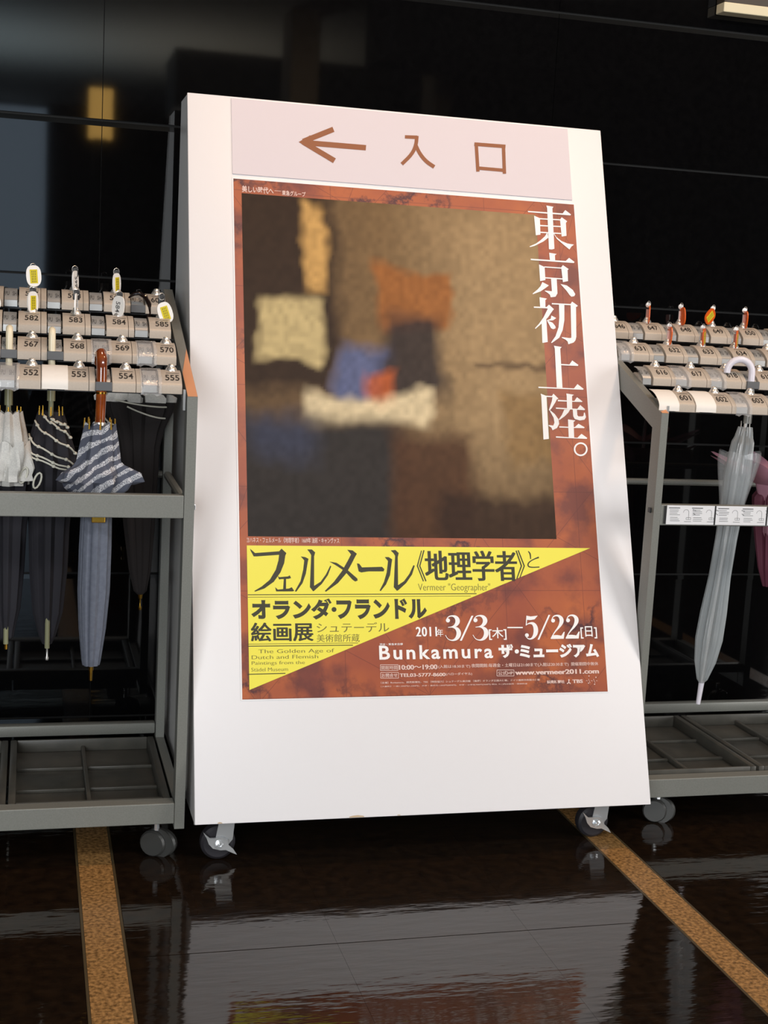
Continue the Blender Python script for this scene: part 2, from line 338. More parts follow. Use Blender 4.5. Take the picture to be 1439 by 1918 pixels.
# paint chips on the lower edge
chip_mat = mat('chipped_brown_core', rgb(190, 168, 138), .8)
for u, w_, h in ((.045, .006, .003), (.298, .018, .005), (.38, .004, .002)):
    n = 9; pts = [(u+w_*math.cos(2*math.pi*i/n)*random.uniform(.7, 1), .0008+max(0, h*math.sin(2*math.pi*i/n)*random.uniform(.7, 1))) for i in range(n)]
    G().add([bp(a, b, .0003) for a, b in pts], [tuple(range(n))]).build('edge_chip', chip_mat, sb)
def caster(parent, x, y, r=.033, w_=.026, H=.088, lever=True, yaw=0):
    g = G(); c = (x, y, r)
    prof = [(r*.2, -w_/2), (r*.82, -w_/2), (r*.97, -w_/2+.004), (r, -w_/2+.009), (r, w_/2-.009), (r*.97, w_/2-.004), (r*.82, w_/2), (r*.2, w_/2)]
    g.lathe(c, prof, (0, 1, 0), 28)
    cs = g.build('caster', M['rubber'], parent, smooth=True)
    f = G()
    for s in (-1, 1):
        yy = y+s*(w_/2+.003)
        f.prism([(x+.002, H), (x+.030, H), (x+.026, r+.008), (x+.012, r-.010), (x-.008, r-.006), (x-.006, r+.01)], 'y', yy-.0012, yy+.0012)
    f.box((x+.0, y-w_/2-.004, H-.006), (x+.034, y+w_/2+.004, H)); f.lathe((x+.017, y, H-.016), [(.014, 0), (.016, .004), (.016, .01), (.013, .012)], n=16)
    f.build('fork', M['chrome'], cs, smooth=True)
    if lever:
        l = G(); yy = y-w_/2-.010
        pts = [(-.031, .022), (-.024, .010), (-.020, -.001), (-.012, -.010), (.002, -.014), (.012, -.014), (.024, -.020), (.033, -.024),
               (.026, -.013), (.017, -.005), (.016, .005), (.008, .010), (-.006, .010), (-.018, .010), (-.025, .016)]
        l.prism([(x+.001+a, r+.004+b) for a, b in pts], 'y', yy, yy+.004)
        l.lathe((x+.001, yy+.002, r+.002), [(.0075, 0), (.0075, .005), (.004, .0062), (.004, .0045), (.0018, .0045), (.0018, .0065)], (0, -1, 0), 14)
        l.build('brake_lever', M['chrome'], cs, smooth=True)
    return cs
caster(sb, .052, .072); caster(sb, .808, .085)
caster(sb, .06, .57, lever=False); caster(sb, .80, .57, lever=False)

# ---- flat lettering ------------------------------------------------------------
def text_mesh(s, bold=0., xs=(0,), space=1.0):
    xs = [q if isinstance(q, tuple) else (q, 0) for q in xs]
    cu = bpy.data.curves.new('t', 'FONT'); cu.body = s; cu.size = 1; cu.offset = bold; cu.space_character = space; cu.resolution_u = 3
    o = bpy.data.objects.new('t', cu); COL.objects.link(o)
    dg = bpy.context.evaluated_depsgraph_get(); me = bpy.data.meshes.new_from_object(o.evaluated_get(dg))
    v0 = np.array([v.co[:2] for v in me.vertices]) if len(me.vertices) else np.zeros((0, 2)); f0 = [tuple(p.vertices) for p in me.polygons]
    bpy.data.objects.remove(o); bpy.data.curves.remove(cu); bpy.data.meshes.remove(me)
    V = []; F = []
    for i, dx in enumerate(xs):
        o_ = len(V)
        for a, b in v0: V.append((a+dx[0], b+dx[1], 0))
        F += [tuple(j+o_ for j in f) for f in f0]
    V = np.array([(a, b) for a, b, _ in V]); mn = V.min(0); mx = V.max(0)
    return (V-mn)/(mx-mn), F
def face_text(g, s, box, n, bold=0., xs=(0,), space=1.):
    """box = bottom-left px, top-right px in the photo, on the board face"""
    V, F = text_mesh(s, bold, xs, space)
    (u0, v0), (u1, v1) = bu(*box[0]), bu(*box[1])
    lay_n = len(V)//max(1, len(xs))
    g.add([bp(u0+a*(u1-u0), v0+b*(v1-v0), n+(i//lay_n)*.00003) for i, (a, b) in enumerate(V)], F)
def crop(x0, y0, s): return lambda x, y: (x0+x/s, y0+y/s)
def tri(g, pts, n):       # possibly concave polygon, in photo pixels on the board
    uv = [bu(*p) for p in pts]; n = lay(n)
    from mathutils.geometry import tessellate_polygon
    t = tessellate_polygon([[Vector((a, b, 0)) for a, b in uv]])
    g.add([bp(a, b, n) for a, b in uv], [tuple(x) for x in t])
def stroke(g, pts, n, round_=False):   # (x, y, width) in px
    n = lay(n); P_ = [np.array(p[:2], float) for p in pts]; W_ = [p[2] for p in pts]
    for _ in range(2 if len(pts) > 2 else 0):   # Chaikin smoothing
        Q = [P_[0]]; X = [W_[0]]
        for i in range(len(P_)-1):
            Q += [P_[i]*.75+P_[i+1]*.25, P_[i]*.25+P_[i+1]*.75]; X += [W_[i]*.75+W_[i+1]*.25, W_[i]*.25+W_[i+1]*.75]
        Q.append(P_[-1]); X.append(W_[-1]); P_, W_ = Q, X
    L_, R_ = [], []
    for i, p in enumerate(P_):
        t = P_[min(i+1, len(P_)-1)]-P_[max(i-1, 0)]; t = t/(np.hypot(*t)+1e-9); q = np.array([-t[1], t[0]])*W_[i]/2
        L_.append(bu(*(p+q))); R_.append(bu(*(p-q)))
    vs = [bp(a, b, n) for a, b in L_+R_]; k = len(P_)
    g.add(vs, [(i, i+1, i+1+k, i+k) for i in range(k-1)])
def disc(g, c, r, n, r2=0, seg=28):
    a = [bu(c[0]+r*math.cos(2*math.pi*i/seg), c[1]+r*math.sin(2*math.pi*i/seg)) for i in range(seg)]
    if r2:
        b = [bu(c[0]+r2*math.cos(2*math.pi*i/seg), c[1]+r2*math.sin(2*math.pi*i/seg)) for i in range(seg)]
        g.add([bp(*q, n) for q in a+b], [(i, (i+1) % seg, (i+1) % seg+seg, i+seg) for i in range(seg)])
    else: g.add([bp(*q, n) for q in a], [tuple(range(seg))])
def S(cr, pts, k): return [(*cr(x, y), w_/k) for x, y, w_ in pts]

# ---- header sheet ------------------------------------------------------------
hs = thing('direction_notice', bp(.45, 1.262, .001), 'pinkish white entrance notice with brown left arrow at the board top', 'notice')
fpb(G(), .088, 1.2615, .8145, 1.425, .0003, .0022).build('sheet', M['sheet'], hs)
c = crop(420, 200, 2.0557); k = 2.0557; N1 = .0026
g = G(); stroke(g, S(c, [(303, 136, 21), (420, 89, 21)], k), N1); stroke(g, S(c, [(303, 138, 20), (424, 210, 21)], k), N1); stroke(g, S(c, [(318, 141, 21), (545, 160, 21)], k), N1)
tri(g, [c(286, 138), c(330, 112), c(345, 140), c(330, 165)], N1); g.build('arrow', M['brown_ink'], hs)
g = G(); stroke(g, S(c, [(695, 118, 13), (742, 120, 14)], k), N1); stroke(g, S(c, [(741, 114, 14), (738, 150, 14), (722, 185, 14), (683, 223, 14)], k), N1); stroke(g, S(c, [(735, 145, 13), (750, 180, 14), (775, 212, 15), (808, 234, 15)], k), N1)
g.build('character', M['brown_ink'], hs); g = G(); stroke(g, S(c, [(962, 146, 14), (1082, 155, 14)], k), N1); stroke(g, S(c, [(969, 140, 13), (976, 252, 13)], k), N1); stroke(g, S(c, [(1074, 149, 13), (1078, 260, 13)], k), N1); stroke(g, S(c, [(974, 238, 13), (1078, 247, 13)], k), N1)
g.build('character', M['brown_ink'], hs)

# ---- poster ------------------------------------------------------------------
PU0, PU1, PV0, PV1 = .0895, .8175, .2216, 1.2516
po = thing('exhibition_poster', bp(.45, PV0, .001), 'large terracotta exhibition poster with dark picture and yellow wedge on the white board', 'poster')
fpb(G(), PU0-.0025, PV0-.002, PU1+.0025, PV1+.003, .0003, .0012).build('paper', M['paper'], po)
g = G(); g.add([bp(PU0, PV0, .0014), bp(PU1, PV0, .0014), bp(PU1, PV1, .0014), bp(PU0, PV1, .0014)], [(0, 1, 2, 3)]); g.build('printed_ground', M['chart'], po)
# plain generic colour-field stand-in where the reproduced painting is
a0, b0, a1, b1 = .1055, .5275, .7295, 1.2215
NX, NY = 120, 136
X, Yg = np.meshgrid(np.linspace(0, 1, NX+1), np.linspace(0, 1, NY+1))   # y up
def L3(r, g_, b): return np.array([lin(r), lin(g_), lin(b)])
img = np.zeros(X.shape+(3,)) + L3(92, 72, 50)
rs = np.random.RandomState(3)
def blur_noise(sc):
    n = rs.rand(int(sc)+3, int(sc)+3); xi = X*sc; yi = Yg*sc; i = xi.astype(int); j = yi.astype(int); fx = xi-i; fy = yi-j
    fx = fx*fx*(3-2*fx); fy = fy*fy*(3-2*fy)
    return (n[j, i]*(1-fx)+n[j, i+1]*fx)*(1-fy)+(n[j+1, i]*(1-fx)+n[j+1, i+1]*fx)*fy
wx = (blur_noise(7)-.5)*.05+(blur_noise(30)-.5)*.02; wy = (blur_noise(7)-.5)*.05+(blur_noise(30)-.5)*.02
def patch(x0, y0, x1, y1, colr, soft=.02, op=1.):
    global img
    sx = X+wx; sy = Yg+wy
    m_ = np.clip((sx-x0)/soft+.5, 0, 1)*np.clip((x1-sx)/soft+.5, 0, 1)*np.clip((sy-y0)/soft+.5, 0, 1)*np.clip((y1-sy)/soft+.5, 0, 1)*op
    img = img*(1-m_[..., None])+L3(*colr)*m_[..., None]
for q in [(.28, .35, 1.1, 1.1, (116, 92, 62), .3, 1), (.62, .2, 1.1, 1.1, (158, 132, 96), .3, .95), (.42, .62, .68, .8, (148, 92, 46), .03, .9), (-.1, .42, .3, 1.1, (52, 38, 28), .06, 1),
          (.04, .50, .25, .70, (196, 176, 126), .03, .85), (.2, .72, .27, .97, (206, 162, 96), .03, .8), (.30, .40, .47, .57, (86, 96, 132), .05, .9), (.44, .40, .64, .66, (44, 38, 40), .06, .9),
          (.40, .38, .49, .50, (176, 88, 44), .03, .85), (.2, .32, .60, .42, (214, 196, 158), .04, .85), (-.1, -.1, .48, .33, (48, 44, 42), .08, 1), (.45, -.1, .74, .29, (74, 48, 32), .06, .9), (.62, -.1, 1.1, .12, (52, 36, 28), .05, .85),
          (.76, .5, 1.1, .52, (64, 48, 38), .02, .7), (.84, .22, 1.1, .42, (132, 104, 66), .04, .8), (.0, .22, .22, .34, (60, 66, 88), .08, .6)]: patch(*q)
img *= (.85+.3*blur_noise(60))[..., None]
g = G(); vs = [bp(a0+(a1-a0)*x, b0+(b1-b0)*y, .0017) for x, y in zip(X.ravel(), Yg.ravel())]
fs = [(j*(NX+1)+i, j*(NX+1)+i+1, (j+1)*(NX+1)+i+1, (j+1)*(NX+1)+i) for j in range(NY) for i in range(NX)]
g.add(vs, fs)
mp = mat('printed_colour_field', (1, 1, 1, 1), .5, spec=.15); ca = mp.node_tree.nodes.new('ShaderNodeVertexColor'); ca.layer_name = 'Col'
mp.node_tree.links.new(ca.outputs[0], mp.node_tree.nodes['Principled BSDF'].inputs['Base Color'])
pic = g.build('printed_picture', mp, po)
attr = pic.data.color_attributes.new('Col', 'FLOAT_COLOR', 'POINT')
attr.data.foreach_set('color', np.concatenate([img.reshape(-1, 3), np.ones((img.shape[0]*img.shape[1], 1))], 1).ravel())
N2 = .0020; N3 = .0023
g = G(); tri(g, [(462, 1022), (1105, 1027), (467, 1292.6)], N2); g.build('yellow_wedge', M['p_yellow'], po)

# big vertical headline, traced stroke by stroke
A = crop(950, 370, 7.105); B = crop(950, 620, 7.105)
head = G()
for P_ in [[(517,112),(612,130),(598,152),(625,688),(590,698),(552,694),(528,150)], [(272,184),(735,217),(770,172),(848,232),(836,244),(275,200)],
  [(355,248),(432,280),(440,500),(378,508)], [(700,300),(722,268),(796,322),(778,342),(786,515),(722,526)], [(425,280),(705,295),(705,310),(425,296)],
  [(430,370),(710,385),(710,400),(430,387)], [(438,460),(715,478),(715,493),(438,477)],
  [(530,470),(500,520),(440,575),(380,618),(295,655),(300,665),(360,650),(480,590),(545,540)], [(610,480),(660,560),(760,645),(825,698),(850,660),(886,632),(800,618),(720,585),(650,530),(622,485)],
  [(555,740),(655,757),(632,775),(635,840),(565,838)], [(310,820),(775,850),(820,808),(892,862),(885,878),(310,838)], [(420,895),(495,930),(505,1105),(435,1118)],
  [(715,935),(738,905),(815,958),(800,972),(806,1118),(738,1132)], [(490,922),(720,938),(720,953),(492,937)], [(500,1066),(735,1082),(735,1097),(500,1082)],
  [(580,1085),(656,1090),(666,1280),(640,1325),(575,1333),(565,1298),(530,1270),(497,1250),(500,1243),(592,1252)],
  [(465,1130),(552,1175),(520,1200),(440,1255),(338,1292),(335,1283),(400,1230),(440,1185)], [(705,1155),(790,1175),(870,1235),(903,1290),(890,1318),(850,1325),(825,1300),(790,1250)],
  [(427,1332),(526,1350),(504,1370),(506,1470),(436,1468)], [(352,1455),(520,1462),(553,1430),(620,1492),(595,1502),(520,1480),(352,1472)],
  [(545,1470),(618,1490),(580,1540),(540,1600),(480,1660),(375,1752),(365,1745),(420,1685),(480,1600),(520,1520)], [(455,1665),(515,1620),(520,1660),(536,1928),(465,1940)],
  [(585,1575),(650,1610),(605,1640),(530,1645),(525,1637),(575,1620)], [(525,1640),(600,1670),(640,1720),(640,1745),(610,1758),(580,1745)],
  [(590,1410),(840,1422),(860,1390),(938,1445),(920,1462),(880,1440),(590,1427)], [(840,1425),(912,1455),(916,1860),(905,1905),(880,1935),(810,1958),(800,1920),(770,1895),(722,1872),(726,1862),(830,1876),(850,1870)],
  [(685,1430),(757,1435),(757,1640),(735,1770),(690,1870),(590,1942),(580,1935),(640,1850),(680,1730),(690,1600)]]:
    tri(head, [A(*q) for q in P_], N3)
for P_ in [[(617,200),(722,218),(702,240),(732,760),(655,755),(630,240)], [(710,443),(825,450),(862,397),(945,457),(935,470),(712,460)], [(413,745),(885,768),(932,710),(1015,775),(1005,787),(413,762)],
  [(443,838),(520,868),(552,1440),(480,1448),(450,870)], [(518,865),(592,870),(612,838),(680,905),(650,915),(600,885),(518,882)], [(600,880),(660,910),(640,950),(590,1030),(560,1065),(552,1055),(590,940)],
  [(560,1050),(630,1110),(680,1180),(688,1240),(660,1295),(600,1325),(585,1290),(548,1265),(550,1255),(610,1262),(625,1225),(615,1160),(570,1080)],
  [(783,835),(885,853),(860,870),(862,1045),(793,1040),(788,870)], [(670,920),(890,935),(925,885),(998,940),(990,950),(670,940)], [(645,1022),(930,1040),(968,988),(1033,1045),(1025,1058),(645,1040)],
  [(755,1050),(835,1048),(810,1090),(760,1140),(690,1190),(683,1180),(725,1120)], [(868,1050),(925,1050),(930,1125),(945,1140),(1000,1140),(1012,1130),(1018,1090),(1030,1090),(1045,1150),(1025,1185),(960,1195),(895,1175),(875,1140)],
  [(805,1180),(905,1195),(880,1215),(888,1430),(815,1425)], [(690,1272),(895,1283),(945,1238),(1027,1285),(1020,1298),(690,1290)], [(645,1405),(930,1425),(985,1372),(1062,1427),(1055,1440),(645,1424)]]:
    tri(head, [B(*q) for q in P_], N3)
disc(head, B(975, 1577), 92/7.105, N3, 70/7.105)
head.build('headline_lettering', M['p_white'], po)

# title on the yellow wedge
ttl = G(); C1 = crop(440, 990, 3.997)
for P_ in [[(112,152),(150,185),(330,172),(348,152),(384,185),(376,205),(368,260),(340,330),(290,400),(220,450),(150,474),(145,468),(200,435),(260,385),(305,310),(325,240),(330,198),(160,210),(140,210),(118,170)],
  [(318,352),(330,365),(395,360),(410,352),(420,372),(400,378),(345,380),(330,383)], [(365,378),(382,378),(382,455),(360,455)], [(300,440),(320,458),(405,450),(425,440),(443,468),(430,472),(330,472),(308,472)],
  [(492,210),(525,215),(550,228),(545,250),(530,340),(505,410),(458,475),(448,470),(490,395),(510,310),(518,240)], [(540,158),(575,158),(600,180),(592,210),(592,430),(640,400),(680,345),(713,278),(720,285),(695,350),(650,415),(595,465),(585,472),(560,440),(570,200),(558,180)],
  [(840,160),(880,165),(912,190),(895,220),(870,270),(830,340),(770,410),(680,475),(672,468),(740,400),(800,320),(845,240),(868,195)], [(705,248),(760,258),(840,310),(915,375),(918,390),(900,398),(880,385),(820,320),(760,280)],
  [(912,262),(930,265),(950,292),(1100,288),(1118,305),(1112,322),(1000,322),(945,330),(925,322)],
  [(1120,215),(1150,215),(1176,232),(1172,260),(1160,350),(1130,420),(1090,470),(1082,465),(1115,400),(1135,330),(1145,245)], [(1165,165),(1200,162),(1225,185),(1218,215),(1220,425),(1265,395),(1305,340),(1335,275),(1345,280),(1325,345),(1280,410),(1225,460),(1212,468),(1188,440),(1198,205),(1185,185)]]:
    tri(ttl, [C1(*q) for q in P_], N3)
C2 = crop(760, 1000, 3.889)
for P_ in [[(127,120),(135,122),(105,235),(150,345),(142,348),(96,235)], [(110,123),(117,124),(88,235),(131,345),(124,348),(79,235)], [(813,122),(821,120),(866,235),(834,318),(826,321),(857,235)], [(798,125),(806,122),(846,235),(810,330),(802,332),(836,235)]]:
    tri(ttl, [C2(*q) for q in P_], N3)
stroke(ttl, S(C2, [(890, 128, 6), (905, 145, 12), (908, 185, 7)], 3.889), N3)
stroke(ttl, S(C2, [(968, 172, 12), (925, 188, 7), (890, 212, 9), (888, 238, 10), (915, 246, 8), (972, 243, 8)], 3.889), N3)
face_text(ttl, '地理学者', (C2(142, 344), C2(804, 125)), N3, bold=.006, xs=(0, .03, .055))
face_text(ttl, 'オランダ', (C1(122, 686), C1(722, 524)), N3, bold=.05); disc(ttl, C1(741, 607), 4.6, N3); face_text(ttl, 'フランドル', (C1(762, 682), C1(1432, 524)), N3, bold=.05)
face_text(ttl, '絵画展', (C1(120, 848), C1(585, 702)), N3, bold=0., xs=[(0,0),(.03,0),(.0,.03),(.03,.03),(.015,.015),(.05,.01)])
ttl.build('title_lettering', M['p_dark'], po)
sub = G()
face_text(sub, 'シュテーデル', (C1(612, 780), C1(1152, 702)), N3, bold=-.004, xs=(0, .02))
sub.build('subtitle_lettering', M['p_olive'], po); sub = G()
face_text(sub, '美術館所蔵', (C1(612, 852), C1(932, 790)), N3, bold=-.004, xs=(0, .02))
sub.build('subtitle_lettering', M['p_olive'], po); sub = G()
face_text(sub, 'Vermeer "Geographer"', (C2(90, 430), C2(612, 362)), N3, bold=-.012, xs=(0, .02))
sub.build('subtitle_lettering', M['p_olive'], po); sub = G()
C3 = crop(440, 1190, 3.997)
face_text(sub, 'The Golden Age of', (C3(175, 145), C3(742, 100)), N3, xs=(0, .02), bold=-.01); face_text(sub, 'Dutch and Flemish', (C3(125, 180), C3(622, 145)), N3, xs=(0, .02), bold=-.01)
face_text(sub, 'Paintings from the', (C3(125, 230), C3(522, 190)), N3, xs=(0, .02), bold=-.01); face_text(sub, 'Städel Museum', (C3(122, 272), C3(396, 240)), N3, xs=(0, .02), bold=-.01)
sub.build('english_lettering', M['p_olive'], po)
rl = G()
def wedge_x(y): return 1105-(y-1027)*(1105-467)/(1292.6-1027)
for y, w_ in ((990+497/3.997, 1.5), (990+515/3.997, .8), (990+866/3.997, .8), (990+882/3.997, 1.5), (1190+293/3.997, 1.6)):
    stroke(rl, [(464, y, w_), (wedge_x(y)-3, y-2, w_)], N3)
rl.build('rule_lines', M['p_dark'], po)
# white print at the foot of the poster
wt = G(); C4 = crop(690, 1140, 6.257); C5 = crop(900, 1140, 5.996); k4 = 6.257; k5 = 5.996
for dx, dy in ((0, 0), (322, -3)):
    disc(wt, C4(930+dx, 140+dy), 24/k4, N3)
    stroke(wt, S(C4, [(x+dx, y+dy, q) for x, y, q in [(908, 135, 6), (935, 95, 12), (985, 84, 16), (1030, 105, 44), (1048, 150, 56), (1025, 195, 40), (985, 215, 12), (930, 222, 7)]], k4), N3)
    stroke(wt, S(C4, [(x+dx, y+dy, q) for x, y, q in [(930, 222, 7), (990, 216, 12), (1042, 240, 44), (1062, 295, 58), (1036, 352, 42), (985, 378, 14), (930, 362, 8), (900, 312, 7)]], k4), N3)
tri(wt, [C4(1205, 85), C4(1228, 85), C4(1092, 378), C4(1068, 378)], N3)
tri(wt, [C5(760, 72), C5(780, 72), C5(657, 350), C5(636, 350)], N3)
tri(wt, [C5(512, 80), C5(560, 90), C5(640, 80), C5(605, 122), C5(560, 130), C5(520, 128), C5(514, 190), C5(504, 190)], N3)
disc(wt, C5(518, 300), 22/k5, N3)
stroke(wt, S(C5, [(505, 190, 5), (540, 165, 12), (590, 165, 34), (620, 215, 52), (618, 285, 50), (580, 338, 22), (535, 345, 10), (498, 305, 6)], k5), N3)
for dx, dy in ((0, 0), (168, -3)):
    disc(wt, C5(812+dx, 136+dy), 22/k5, N3)
    stroke(wt, S(C5, [(x+dx, y+dy, q) for x, y, q in [(792, 135, 5), (815, 85, 12), (868, 76, 20), (905, 108, 44), (910, 150, 48), (882, 205, 26), (830, 265, 12), (788, 335, 8)]], k5), N3)
    tri(wt, [C5(785+dx, 342+dy), C5(790+dx, 325+dy), C5(815+dx, 300+dy), C5(860+dx, 298+dy), C5(905+dx, 305+dy), C5(932+dx, 262+dy), C5(943+dx, 262+dy), C5(932+dx, 340+dy)], N3)
tri(wt, [C5(298, 207), C5(472, 207), C5(472, 221), C5(298, 221)], N3)
face_text(wt, '2011', (C4(556, 329), C4(800, 214)), N3, bold=.004, xs=(0, .03, .06), space=1.12)
face_text(wt, '年', (C4(805, 329), C4(872, 240)), N3, bold=.0, xs=(0, .02))
face_text(wt, '[木]', (C5(95, 354), C5(285, 212)), N3, bold=.012); face_text(wt, '[日]', (C5(1125, 338), C5(1300, 198)), N3, bold=.012)
face_text(wt, 'Bunkamura', (C4(128, 602), C5(132, 402)), N3, bold=.022, space=1.25)
face_text(wt, 'ザ', (C5(205, 558), C5(362, 400)), N3, bold=.05); disc(wt, C5(405, 482), 4, N3); face_text(wt, 'ミュージアム', (C5(440, 560), C5(1320, 392)), N3, bold=.05)
face_text(wt, '渋谷・東急本店横', (C4(130, 433), C4(402, 404)), N3, bold=.01)
wt.build('date_and_venue_lettering', M['p_white'], po)
sm = G()
face_text(sm, '美しい時代へ', ((453, 360.5), (512, 352.5)), N3, bold=.022); stroke(sm, [(514, 358, .8), (526, 359, .8)], N3); face_text(sm, '東急グループ', ((528, 366.5), (572, 360.5)), N3, bold=.02)
face_text(sm, 'ヨハネス・フェルメール 《地理学者》 1669年 油彩・キャンヴァス', ((462, 1017), (635, 1008)), N3, bold=.012)
def frame(x0, y0, x1, y1, cr, k_):
    for a, b in (((x0, y0), (x1, y0)), ((x1, y0), (x1, y1)), ((x1, y1), (x0, y1)), ((x0, y1), (x0, y0))): stroke(sm, [(*cr(*a), .9), (*cr(*b), .9)], N3)
frame(138, 658, 345, 726, C4, k4); face_text(sm, '開館時間', (C4(150, 718), C4(335, 667)), N3, xs=(0, .02))
frame(142, 750, 350, 817, C4, k4); face_text(sm, 'お問合せ', (C4(154, 808), C4(338, 758)), N3, bold=.012)
frame(182, 690, 373, 757, C5, k5); face_text(sm, '公式HP', (C5(195, 748), C5(362, 700)), N3, bold=.012)
face_text(sm, '10:00〜19:00', (C4(357, 719), C4(806, 655)), N3, bold=.01, xs=(0, .03, .06))
face_text(sm, '(入館は18:30まで)', (C4(818, 706), C4(1190, 655)), N3, xs=(0, .03))
face_text(sm, '夜間開館:毎週金・土曜日は21:00まで(入館は20:30まで)  開催期間中無休', (C4(1205, 698), C5(1318, 598)), N3, xs=(0, .03))
face_text(sm, 'TEL03-5777-8600', (C4(364, 803), C4(902, 752)), N3, bold=.01, xs=(0, .03, .06))
face_text(sm, '(ハローダイヤル)', (C4(908, 790), C4(1212, 746)), N3, bold=.015)
face_text(sm, 'www.vermeer2011.com', (C5(385, 746), C5(1325, 676)), N3, bold=.02, xs=(0, .03, .06))
face_text(sm, '［主催］Bunkamura、読売新聞社、TBS ［特別協力］シュテーデル美術館 ［後援］オランダ王国大使館、ドイツ連邦共和国大使館', (C4(145, 882), C5(662, 788)), N3, bold=.01)
face_text(sm, '［入館料］一般1,500円(1,300円)、大学・高校生1,000円(800円)、中学・小学生700円(500円) 税込 ＊( )内は前売・団体料金', (C4(145, 925), C5(525, 835)), N3, bold=.01)
face_text(sm, '読売新聞社', (C5(745, 843), C5(940, 802)), N3, bold=.03)
face_text(sm, 'TBS', (C5(1030, 838), C5(1146, 795)), N3, bold=.03, xs=(0, .04))
stroke(sm, S(C5, [(968, 845, 10), (990, 830, 12), (988, 795, 8)], k5), N3); stroke(sm, S(C5, [(990, 828, 10), (1008, 845, 12)], k5), N3); disc(sm, C5(990, 802), 9/k5, N3)
for a in range(5): stroke(sm, S(C5, [(1180+a*28, 800+(-1)**a*10, 4), (1200+a*28, 825-(-1)**a*12, 4)], k5), N3)
for x, y in ((1215, 758), (1293, 772), (1210, 838), (1278, 850)): disc(sm, C5(x, y), 7/k5, N3, seg=10)
sm.build('small_print_lettering', M['p_pale'], po)

# ------------------------------------------------------------------ umbrella racks
UW = .08
PROF = [(0, .0), (0, .0125), (.0010, .0152), (.0042, .0184), (.012, .0252), (.022, .0311), (.034, .0359), (.046, .0385), (.052, .0388), (.055, .036), (.055, .012), (.045, .002), (.002, -.0005)]
def inset(d): return [(0+d, .003), (0+d, .012-d*.2), (.005+d, .0155-d*.6), (.022+d*.4, .0305-d*.9), (.046, .0375-d*1.15), (.052, .034-d), (.052, .012), (.044, .004)]
def solid_mesh(x0, x1):
    g = G().prism(PROF, 'x', x0, x1); return g
bm_body = G().prism(PROF, 'x', .0005, .0105).prism(PROF, 'x', .0395, .0795).prism(inset(.012), 'x', .0105, .0395)
bm_body_first = G().prism(PROF, 'x', .0395, .0795).prism(inset(.012), 'x', .0175, .0395)
def surf(t, d):    # point on the lever plate curve, t 0..1 from top back to front bottom, d below body surface
    pts = [(.050, .0387), (.046, .0385), (.034, .0359), (.022, .0311), (.012, .0252), (.0042, .0184), (.0004, .0130), (.0003, .0010)]
    x = t*(len(pts)-1); i = min(int(x), len(pts)-2); f = x-i
    y = pts[i][0]*(1-f)+pts[i+1][0]*f; z = pts[i][1]*(1-f)+pts[i+1][1]*f
    nv = (-.1, .99) if t < .15 else (-.3, .95) if t < .35 else (-.5, .86) if t < .6 else ((-.75, .66) if t < .82 else (-1, 0))
    return (y-nv[0]*d, z-nv[1]*d)
def sheet_on(x0, x1, d, th, n=14, jit=0, ext=0):
    """thin plate that follows the lock profile"""
    g = G(); nx = 5 if jit else 1; top = []; 
    vs = []; R_ = random.Random(int(x0*1e5)+int(jit*1e5))
    for s in (0, 1):
        for i in range(n+1):
            y, z = surf(i/n, d+s*th)
            for j in range(nx+1):
                jj = (R_.random()-.5)*jit if jit else 0
                zz = z-(ext*(.6+.4*math.sin(j*2.1)) if i == n else 0)
                vs.append((x0+(x1-x0)*j/nx+jj*.5, y-abs(jj), zz+jj*.4))
    W_ = nx+1; o = (n+1)*W_
    fs = []
    for i in range(n):
        for j in range(nx):
            a = i*W_+j; fs.append((a, a+1, a+1+W_, a+W_)); fs.append((a+o, a+W_+o, a+1+W_+o, a+1+o))
    per = [(0*W_+j) for j in range(nx+1)]+[(i*W_+nx) for i in range(1, n+1)]+[(n*W_+j) for j in range(nx-1, -1, -1)]+[i*W_ for i in range(n-1, 0, -1)]
    for a, b in zip(per, per[1:]+per[:1]): fs.append((a, b, b+o, a+o))
    return g.add(vs, fs)
def mesh_of(g, name, m, smooth=False):
    o = g.build(name, m, None, smooth); me = o.data; bpy.data.objects.remove(o); return me
ME = {}
ME['body'] = mesh_of(bm_body, 'lock_unit', M['lock'], True); ME['body_first'] = mesh_of(bm_body_first, 'lock_unit', M['lock'], True)
ME['plate'] = mesh_of(sheet_on(.0125, .0362, .0030, .0015), 'push_plate', M['plate'], True)
ME['plate_first'] = mesh_of(sheet_on(.0178, .0362, .0030, .0015), 'push_plate', M['plate'], True)
ME['knob'] = mesh_of(G().lathe((.0645, .0505, .0355), [(.0105, 0), (.0105, .002), (.0095, .0055), (.0075, .0085), (.0062, .0095), (.0060, .0118), (.0045, .0138), (.002, .0145)], n=20), 'knob', M['satin'], True)
ME['bar'] = mesh_of(G().box((.0108, -.0035, .001), (.0392, .0035, .0165), bev=.001), 'lock_bar', M['bar'])
ME['tape_white'] = mesh_of(sheet_on(.0015, .0450, -.0012, .0006, jit=.0006), 'masking_tape', M['white_tape'], True)
ME['tape_clear'] = mesh_of(sheet_on(.0085, .0440, -.0022, .0004, jit=.005, ext=.006), 'clear_tape', M['clear'], True)
